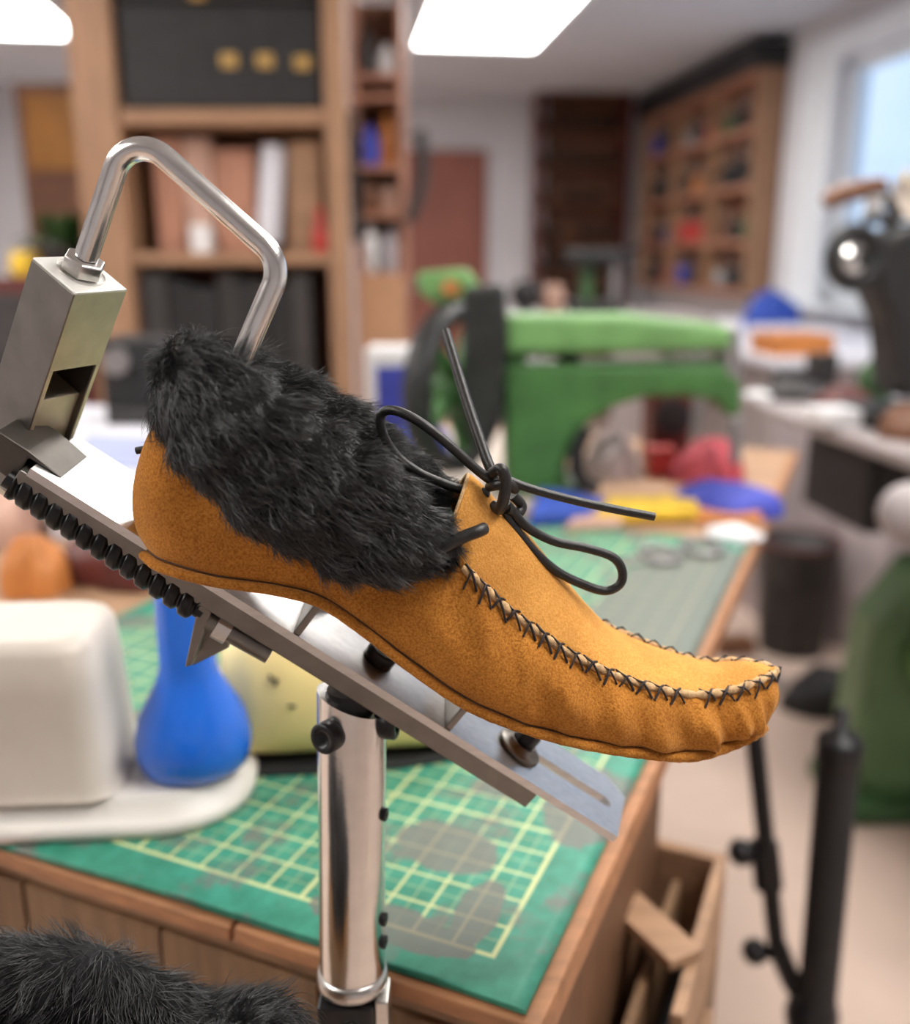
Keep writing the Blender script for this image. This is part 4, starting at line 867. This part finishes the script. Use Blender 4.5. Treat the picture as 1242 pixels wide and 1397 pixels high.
jy = Vector((X_(82, 250, YP), YP+.345, zt)); vs = MB().lathe([(0, .0005), (.035, .0005), (.05, .06), (.05, .12), (.02, .20), (.018, .30), (.03, .34), (0, .34)], jy, n=24); tag(vs.build('vase', M['maroon'], None, org=jy), 'dark purple vase behind the potted plant', 'vase')

# ------------------------------------------------------------------ dark rack on the back wall
def wall_back_box(mb, x0, x1, z0, z1, dep): return mb.box((x0, YB-dep, z0), (x1, YB-.0005, z1), RAX)
def rmx(x, y, ry):          # room x of a pixel at room depth ry
    d = ray(x, y); a_ = d.dot(RR); b_ = d.dot(RF); return a_*ry/b_
def rmz(x, y, ry): d = ray(x, y); return 1.25 + d.z*ry/d.dot(RF)
RD = YB-.30; x0, x1 = rmx(733, 250, RD), rmx(858, 250, RD); zt, zbm = rmz(800, 118, RD), rmz(800, 425, RD)
lr = wthing('last_rack', 'dark brown rack of black shoe lasts against the back wall', 'rack', rm((x0+x1)/2, RD+.15, 0))
for a_ in (x0, x1-.03): MB().box((a_, RD, 0), (a_+.03, YB-.002, zt), RAX).build('upright', M['maroon'], lr, bevel=.003)
MB().box((x0+.03, YB-.03, 0), (x1-.03, YB-.002, zt), RAX).build('back_panel', M['brownl'], lr)
lv = [.08, .45] + [zbm+.02+(zt-zbm-.05)*i/6 for i in range(7)]
for z in lv: MB().box((x0+.031, RD, z-.02), (x1-.031, YB-.031, z), RAX).build('shelf_board', M['brownl'], lr, bevel=.002)
def lastmesh(c, m, s=1.0):
    rings = []
    for i, (y, hw, z1) in enumerate(((0, .012, .05), (.02, .028, .10), (.06, .032, .105), (.11, .03, .075), (.17, .04, .05), (.22, .036, .036), (.25, .014, .022))):
        rings.append([c + RR*(hw*s*math.cos(q)) + RF*(.26-y)*s + RZ*(z1*s*(.5+.5*math.sin(q))+.0005) for q in [2*PI*k/10 for k in range(10)]])
    return stack(rings)
proto = {}
pos = ['first', 'second', 'third', 'fourth', 'fifth', 'sixth']; row = ['lowest', 'second lowest', 'third lowest', 'middle', 'third highest', 'second highest']
for r_ in range(6):
    for k in range(6):
        c = rm(x0+.075+(x1-x0-.15)*k/5, RD+.005, lv[r_+2]); key = 'black' if (r_+k) % 4 else 'brownl'
        if r_ >= 4: key = 'black'
        if key not in proto: proto[key] = lastmesh(Vector((0, 0, 0)), None).build('shoe_last', M[key], None); o = proto[key]
        else: o = proto[key].copy(); C.objects.link(o)
        o.location = c; tag(o, '%s shoe last, %s from left on %s board of the dark rack' % ('black' if key == 'black' else 'brown', pos[k], row[r_]), 'shoe last', 'shoe lasts on the dark rack')
# rubber plant-like green machine in front of the rack
YM2 = 3.6; mc = wthing('small_press', 'small dark press with green post standing before the dark rack', 'machine', (X_(805, 420, YM2), YM2, 0)); pz = Z_(430, YM2)
# far work table carrying the small machines
ft = wthing('far_table', 'low grey table far behind the green sewing machine carrying small machines', 'table', (X_(800, 430, YM2), YM2, 0)); fx0, fx1 = X_(640, 430, YM2), X_(960, 430, YM2)
MB().box((fx0, YM2-.15, pz-.04), (fx1, YM2+.45, pz)).build('table_top', M['counter'], ft, bevel=.004)
for a_ in (fx0+.04, fx1-.04):
    for b_ in (YM2-.1, YM2+.4): MB().box((a_-.025, b_-.025, 0), (a_+.025, b_+.025, pz-.04)).build('leg', M['grey'], ft)
a_, b_ = X_(782, 420, YM2), X_(846, 420, YM2); zz = Z_(340, YM2)
MB().box((a_, YM2-.05, pz+.0005), (b_, YM2+.15, pz+.05)).build('base', M['black'], mc, bevel=.006)
MB().box((a_+.03, YM2, pz+.05), (a_+.075, YM2+.08, zz-.04)).build('green_post', M['dgreen'], mc, bevel=.006)
MB().box((a_-.02, YM2-.06, zz-.05), (b_, YM2+.12, zz)).build('head', M['black'], mc, bevel=.012)
MB().cyl((b_-.03, YM2-.02, pz+.05), (b_-.03, YM2-.02, zz-.05), .016).build('ram', M['grey'], mc)
MB().tube([(b_, YM2, zz-.02), (b_+.05, YM2-.02, zz+.01), (b_+.03, YM2-.04, zz-.10)], .012, 10).build('lever', M['black'], mc)
q = Vector((X_(716, 402, YM2), YM2-.05, Z_(402, YM2))); wh = wthing('grinding_wheel', 'small black round grinding wheel on the far table above the green arm', 'wheel', (q.x, q.y, pz))
MB().lathe([(0, 0), (.05, 0), (.055, .006), (.055, .034), (.05, .04), (0, .04)], q, (0, 1, 0)).build('disc', M['black'], wh); MB().box((q.x-.02, q.y+.042, pz+.0005), (q.x+.02, q.y+.09, q.z+.02)).build('stand', M['char'], wh, bevel=.003)
tag(MB().lathe([(0, .0005), (.04, .0005), (.042, .08), (.03, .11), (0, .11)], (X_(755, 410, YM2), YM2, pz)).build('jar', M['pinkl'], None, org=(X_(755, 410, YM2), YM2, pz)), 'pale pink jar beside the black grinding wheel on the far table', 'jar')

# ------------------------------------------------------------------ tool rack on the right wall
ya_, yb_ = 5.25, 7.25; z0, z1 = 1.04, 2.22; dep = .16
tr = wthing('tool_rack', 'brown wooden tool rack crowded with tools on the wall left of the window', 'rack', rm(XR-.08, 6.2, 1.04))
MB().box((XR-.02, ya_, z0), (XR-.001, yb_, z1), RAX).build('back_board', M['brownl'], tr)
for i in range(4): y = ya_+(yb_-ya_-.03)*i/3; MB().box((XR-dep, y, z0), (XR-.021, y+.03, z1), RAX).build('upright', M['wood'], tr, bevel=.003)
tz = [z0+.03, z0+.30, z0+.60, z0+.90, z1]
for z in tz:
    for i in range(3): y = ya_+.03+(yb_-ya_-.03)*i/3; MB().box((XR-dep, y+.001, z-.03), (XR-.021, y+(yb_-ya_-.03)/3-.031, z), RAX).build('shelf_board', M['woodp'], tr, bevel=.003)
MB().box((XR-dep-.05, ya_-.02, z1+.001), (XR-.001, yb_+.02, z1+.13), RAX).build('dark_valance', M['black'], tr, bevel=.006)
rr = random.Random(9); cols = ['black', 'char', 'char', 'brownl', 'black', 'dgreen', 'red', 'orangel', 'grey', 'maroon', 'black', 'blue2']; cn = dict(black='black', char='charcoal', brownl='brown', dgreen='dark green', red='red', orangel='orange', grey='grey', maroon='dark red', blue2='blue')
rowsn = ['lowest', 'second', 'third', 'top']; bayn = ['bay by the window', 'middle bay', 'bay by the corner']; placen = ['front', 'middle', 'back']
for r_ in range(4):
    for b_ in range(3):
        for k in range(3):
            y = ya_+.03+(yb_-ya_-.03)*b_/3 + .11 + .19*k; z = tz[r_]+.0005; c = cols[(r_*5+b_*3+k*4+(r_*k)) % 12]
            if r_ == 1 and b_ == 1 and k < 2: c = 'red'
            if r_ == 0 and k == 1: c = 'black'
            h_ = rr.uniform(.15, .24); p = rm(XR-.085, y, z); lab = '%s handled tool, %s place, %s row, %s of tool rack' % (cn[c], placen[k], rowsn[r_], bayn[b_])
            t_ = wthing('hand_tool', lab, 'tool', p, 'tools on the wall rack')
            MB().lathe([(0, 0), (.046, 0), (.050, .01), (.046, h_*.6), (.014, h_*.66), (0, h_*.66)], p, n=12).build('handle', M[c], t_); MB().cyl(p+RZ*h_*.65, p+RZ*h_*1.0, .009, 8).build('shank', M['grey'], t_)
# wood strip and small shelf between rack and window
# ------------------------------------------------------------------ tables on the right
XA = 1.045
rt = wthing('side_table', 'grey topped work table at the right with black machines on it', 'table', rm(1.45, 1.7, 0)); zt = .90
TY0, TY1, TX1 = .95, 2.36, 1.9
MB().box((XA, TY0, zt-.035), (TX1, TY1, zt), RAX).build('table_top', M['counter'], rt, bevel=.012, seg=3)
for a_ in (XA+.60, TX1-.06):
    for b_ in (TY0+.12, TY1-.08): MB().box((a_-.025, b_-.025, 0), (a_+.025, b_+.025, zt-.035), RAX).build('leg', M['black'], rt, bevel=.003)
MB().box((XA+.63, TY1-.10, .3), (TX1-.05, TY1-.06, .36), RAX).build('crossbar', M['black'], rt)
MB().ball(rm(XA+.03, TY1-.04, zt+.008), .045, .045, .012).build('corner_guard', M['white'], rt)
def onrt(x, y): return atZ(x, y, zt)
# black sewing machine head at the right edge (on a stand)
bsx = rm(1.12, 1.45, 0); 
q = atY(1225, 345, 2.0); bs = wthing('sewing_machine', 'black upright sewing machine with a bright round handwheel at the right before the window', 'sewing machine', (q.x+.05, 2.02, zt))
def sil2(pts, Y, th): return MB().prism([atY(x, y, Y) for x, y in pts], Vector((0, th, 0)))
zbb = zt+.0005
MB().box((X_(1190, 450, 2.0), 1.96, zbb), (X_(1300, 450, 2.0), 2.14, zbb+.04)).build('bed', M['black'], bs, bevel=.006)
sil2([(1205, 320), (1262, 300), (1300, 330), (1300, 545), (1225, 545), (1216, 440), (1198, 400)], 1.98, .13).build('column', M['castblack'], bs, bevel=.02, seg=3)
hw = atY(1166, 352, 1.97); ha = Vector((.25, -.95, .1)).normalized(); hu = ha.orthogonal().normalized(); hv = ha.cross(hu)
MB().tube([hw+hu*(.052*math.cos(q_))*1+hv*(.052*math.sin(q_)) for q_ in [2*PI*k/32 for k in range(32)]], .016, 12, closed=True).build('handwheel_rim', M['castblack'], bs)
MB().lathe([(0, -.01), (.034, -.01), (.037, 0), (.030, .008), (0, .012)], hw, ha).build('handwheel_disc', M['chrome'], bs)
MB().cyl(hw, atY(1215, 372, 2.03), .02).build('handwheel_shaft', M['castblack'], bs)
MB().tube([atY(1180, 300, 2.0), atY(1200, 295, 2.0), atY(1235, 320, 2.02)], .012, 10).build('tension_arm', M['char'], bs)
# wooden and cream objects on top of it
w0 = atY(1128, 280, 2.0); w1 = atY(1212, 248, 2.03)
MB().tube([atY(1126, 277, 2.0), atY(1140, 268, 2.0), atY(1175, 258, 2.0), atY(1206, 251, 2.02)], [.014, .020, .019, .013], 14).build('wooden_handle', M['brownl'], bs)
MB().cyl(atY(1200, 254, 2.02), atY(1228, 300, 2.03), .012).build('handle_arm', M['char'], bs)
def stackbump(name, px_, py_, Y, r, m, l, c): q = atY(px_, py_, Y); return q
sp = wthing('thread_spool', 'cream cone of thread on top of the black sewing machine', 'spool', atY(1232, 300, 2.06)); c = atY(1230, 302, 2.05)
MB().lathe([(0, 0), (.036, 0), (.036, .006), (.030, .008), (.022, .075), (.028, .08), (0, .082)], c, n=24).build('thread', M['beige'], sp)
MB().lathe([(.006, .08), (.006, .10), (0, .10)], c, n=12).build('cone_tip', M['yellow'], sp)
sp = wthing('thread_spool', 'white spool of thread left of the cream cone on the black machine', 'spool', atY(1190, 302, 2.02)); c = atY(1190, 304, 2.02)
MB().lathe([(0, 0), (.022, 0), (.022, .005), (.017, .007), (.017, .045), (.022, .047), (.022, .052), (0, .052)], c, n=24).build('thread', M['white'], sp)
# dark things lying on the side table
def lumpo(name, x, y, r, h, m, l, c, sd, **k): p = onrt(x, y); return bump(name, p, r, h, M[m], l, c, seed=sd, zb=zt, **k)
lumpo('leather_piece', 1085, 545, .07, .05, 'char', 'charcoal leather heap near the far corner of the side table', 'leather', 41)
lumpo('leather_piece', 1150, 560, .07, .06, 'maroon', 'dark red leather heap on the side table at the right', 'leather', 42, lumps=.1)
lumpo('leather_piece', 1235, 596, .05, .07, 'brownl', 'brown leather heap on the side table at the right edge', 'leather', 43)
tag(MB().box((0, 0, 0), (.09, .09, .035), RAX, onrt(1122, 584)+RZ*.0005).build('tin', M['white'], None, bevel=.004, org=onrt(1122, 584)), 'pale flat tin on the front edge of the side table', 'tin')
g = onrt(1165, 552)+RR*.05; pl_ = wthing('oil_can', 'dark green oil can on the side table below the black machine', 'can', g); MB().lathe([(0, .0005), (.04, .0005), (.04, .08), (.015, .11), (.008, .16), (0, .16)], g, n=20).build('can_body', M['dgreen'], pl_); MB().tube([g+RZ*.15, g+RZ*.20+RR*.03], .005, 8).build('spout', M['dgreen'], pl_)
# window counter with papers, blue bag and orange box
wc0 = wthing('window_counter', 'pale counter along the window wall behind the side table', 'counter', rm(2.0, 4.2, 0)); zc = .93
MB().box((1.42, 3.0, zc-.04), (XR-.10, 5.0, zc), RAX).build('counter_top', M['paper'], wc0, bevel=.006)
MB().box((1.46, 3.04, 0), (XR-.12, 4.96, zc-.041), RAX).build('carcass', M['greybag'], wc0, bevel=.004)
for i in range(4): MB().box((1.445, 3.06+i*.475, .1), (1.459, 3.06+i*.475+.46, zc-.06), RAX).build('cabinet_door', M['counter'], wc0, bevel=.004)
def onc(x, y): return atZ(x, y, zc)
bump('bag', onc(1042, 446)+Vector((.03, .0, 0)), .11, .17, M['bluecl'], 'dark blue bag on the window counter below the tool rack', 'bag', seed=51, zb=zc)
p = onc(1085, 462); tag(MB().box((-.16, -.1, 0), (.16, .1, .05), RAX, p+RZ*.0005).build('paper_stack', M['paper'], None, bevel=.003, org=p), 'white paper stack on the window counter right of the blue bag', 'paper')
p = rm(1.47, 3.06, zc); tag(MB().box((-.035, -.04, .0005), (.17, .16, .07), RAX, p).build('carton', M['orangel'], None, bevel=.003, org=p), 'orange-brown carton on the near end of the window counter', 'box')
# under the side table: black box, white sack, green base
p = rm(XA+.32, 2.0, 0); bxm = wthing('motor_box', 'black metal motor box hanging under the side table', 'box', rm(XA+.32, 2.0, .64))
MB().box((XA+.13, 1.95, .64), (XA+.42, 2.25, zt-.036), RAX).build('housing', M['black'], bxm, bevel=.008)
for i in range(5): MB().box((XA+.15, 1.942, .66+i*.035), (XA+.40, 1.9498, .68+i*.035), RAX).build('vent_slat', M['char'], bxm)
p = atZ(1172, 872, 0); sk = bump('sack', p, .115, .62, M['greybag'], 'tall pale grey sack standing on the floor under the side table', 'sack', lumps=.08, seed=61, zb=0)
p = atZ(1078, 884, 0); wb = wthing('waste_bin', 'dark brown waste bin on the floor left of the pale sack', 'bin', p)
MB().lathe([(0, .001), (.10, .001), (.125, .36), (.13, .37), (.12, .37), (.095, .02), (0, .02)], p, n=24).build('bin_body', M['char'], wb); MB().tube([p+Vector((.128*math.cos(q_), .128*math.sin(q_), .37)) for q_ in [2*PI*k/24 for k in range(24)]], .007, 8, closed=True).build('bin_rim', M['maroon'], wb)
# green machine base at right
p = rm(1.42, 1.55, 0); gb = wthing('machine_base', 'green painted machine pedestal on the floor at the right edge', 'machine', p)
GX = X_(1195, 950, 1.95)
MB().prism([Vector((GX+.02, 1.95, .0)), Vector((GX+.55, 1.95, 0)), Vector((GX+.55, 1.95, .60)), Vector((GX+.08, 1.95, .60)), Vector((GX-.01, 1.95, .46)), Vector((GX-.03, 1.95, .2))], Vector((0, .16, 0))).build('pedestal', M['pedgreen'], gb, bevel=.03, seg=4)
MB().box((GX-.06, 1.90, .0), (GX+.55, 2.14, .055)).build('foot_plate', M['dgreen'], gb, bevel=.015)
MB().box((GX+.16, 1.935, .25), (GX+.40, 1.951, .50)).build('cover_panel', M['dgreen'], gb, bevel=.008)
MB().lathe([(.06, 0), (.10, 0), (.11, .02), (.10, .04), (.06, .04)], Vector((GX+.16, 1.945, .40)), (0, -1, 0)).build('pulley', M['lgreen'], gb)
lb_ = atY(1243, 700, 1.64); bl_ = wthing('light_dome', 'pale blue rounded plastic cover at the right edge under the side table', 'cover', lb_); 
MB().lathe([(0, -.02), (.052, -.02), (.056, 0), (.05, .02), (.033, .04), (0, .046)], lb_, (-.3, -.95, .1), n=28).build('cover_shell', M['counter'], bl_)
MB().cyl(lb_, Vector((lb_.x+.30, lb_.y+.16, lb_.z)), .02).build('bracket', M['black'], bl_)
# dark cable coil / bag on the floor
p = atZ(1148, 965, 0); bump('bag', p, .13, .12, M['black'], 'black bag lying on the floor before the green pedestal', 'bag', seed=71, zb=0, flatx=1.1)
p = atZ(1060, 930, 0)-Vector((.11, 0, 0)); bump('cloth', p, .12, .04, M['grey'], 'grey rag on the floor beyond the moccasin toe', 'cloth', seed=72, zb=0)
p = atZ(1022, 890, 0)-Vector((.05, 0, 0)); tag(MB().box((-.06, -.04, .0005), (.06, .04, .05), RAX, p).build('wood_block', M['brownl'], None, bevel=.003, org=p), 'small brown wood block on the floor behind the moccasin toe', 'block')

# ------------------------------------------------------------------ black two-legged stand at the right
YS = 1.0
st = wthing('tripod_stand', 'black folding tripod stand with thick tube and thin knobbed rod at the right', 'stand', (X_(1100, 1390, YS), YS, 0))
t0, t1 = atY(1144, 1040, YS), atY(1112, 1397, YS); dr = (t1-t0).normalized(); tb = t0+dr*((t0.z-.03)/-dr.z)
MB().cyl(t0, tb, .0235, 24).build('thick_tube', M['rubber'], st, bevel=.002)
MB().lathe([(.0245, 0), (.026, .004), (.026, .03), (.022, .036), (.008, .038), (.007, .07), (0, .072)], t0-dr*-.002, -dr, n=24).build('end_cap', M['blackmetal'], st)
u0, u1 = atY(1024, 950, YS+.06), atY(1060, 1290, YS+.03)
MB().cyl(u0, u1, .0115, 16).build('thin_rod', M['blackmetal'], st)
u2 = atY(1108, 1385, YS+.01); MB().tube([u1, u1.lerp(u2, .5)+Vector((-.004, 0, 0)), u2], [.014, .013, .013], 14).build('brace', M['blackmetal'], st)
for x_, y_, xk in ((1040, 1165, 1012), (1056, 1300, 1030)):
    c = atY(x_, y_, YS+.045); d_ = atY(xk, y_-2, YS+.03); MB().cyl(c, d_, .009, 14).build('clamp_arm', M['blackmetal'], st); MB().ball(d_, .017).build('knob', M['blackmetal'], st)
c = atY(1046, 1180, YS+.045); dd = (u1-u0).normalized(); MB().cyl(c-dd*.03, c+dd*.03, .018, 16).build('rod_clamp', M['blackmetal'], st, bevel=.002)
jn = atY(1108, 1385, YS); MB().ball(jn, .034, .030, .04).build('hinge_joint', M['blackmetal'], st)
for q_ in (R(20), R(140), R(260)):
    f_ = Vector((tb.x+.25*math.cos(q_), tb.y+.22*math.sin(q_), .012)); MB().cyl(jn-RZ*.35+Vector((-.01, 0, 0))*0, f_, .011, 12).build('leg', M['blackmetal'], st); MB().ball(f_, .016, .016, .012).build('rubber_foot', M['rubber'], st)

# more dark clutter on the side table
for x_, y_, sx, sy, sz_, m_, l_ in ((1066, 534, .10, .07, .05, 'black', 'flat black box near the far corner of the side table'), (1110, 528, .07, .06, .09, 'char', 'upright charcoal box behind the leather on the side table'),
        (1185, 540, .05, .05, .07, 'maroon', 'small dark red box below the black machine on the side table')):
    p = onrt(x_, y_); tag(MB().box((0, 0, .0005), (sx, sy, sz_), RAX, p).build('box', M[m_], None, bevel=.004, org=p), l_, 'box')
# ------------------------------------------------------------------ wooden crate on the bench side
cr_ = wthing('side_crate', 'brown open wooden crate against the right end of the bench', 'crate', bp(-.04, .25, -.87))
LX0, LX1 = -.062, -.018; ZA, ZB_ = -.62, -.155
MB().box((LX0, .10, ZA), (LX1, .40, ZA+.012), BAX, BC).build('board', M['tan'], cr_, bevel=.001)
MB().box((LX0, .402, ZA+.013), (.012, .414, ZB_), BAX, BC).build('board', M['tan'], cr_, bevel=.001)
MB().box((LX1-.008, .10, ZA+.013), (LX1, .385, ZB_-.02), BAX, BC).build('board', M['benchw'], cr_, bevel=.001)
for z0, z1 in ((-.607, -.47), (-.465, -.36), (-.355, -.25)): MB().box((LX0, .10, z0), (LX0+.010, .401, z1), BAX, BC).build('board', M['benchw'], cr_, bevel=.001)
MB().box((LX0, .20, -.245), (LX0+.010, .401, ZB_), BAX, BC).build('board', M['tan'], cr_, bevel=.001)
MB().box((LX0+.011, .10, -.607), (LX1-.009, .112, -.42), BAX, BC).build('board', M['benchw'], cr_, bevel=.001)
MB().box((LX0-.006, .098, -.30), (LX0-.0005, .33, -.255), BAX, BC).build('rail', M['tan'], cr_, bevel=.001)
for l_ in (LX0, LX1-.025):
    for a_ in (.10, .37): MB().box((l_, a_, -.87), (l_+.025, a_+.03, ZA-.0005), BAX, BC).build('leg', M['benchw'], cr_)
o = MB().box((LX0+.0115, .115, ZA+.0125), (LX1-.0095, .37, ZB_-.09), BAX, BC).build('cloth_bundle', M['black'], None, bevel=.02, seg=4, org=bp(-.05, .2, ZA)); tag(o, 'black cloth bundle stuffed into the wooden crate beside the bench', 'cloth')
p1, p2 = atZ(838, 1226, ZT+ZB_), atZ(936, 1318, ZT+ZB_); sd_ = (p2-p1).normalized(); sw = Vector((-sd_.y, sd_.x, 0))
tag(MB().box((0, -.016, .0005), ((p2-p1).length, .016, .010), (sd_, sw, RZ), p1).build('wood_strip', M['tan'], None, bevel=.001, org=p1), 'short tan wooden strip lying across the top of the side crate', 'wood')
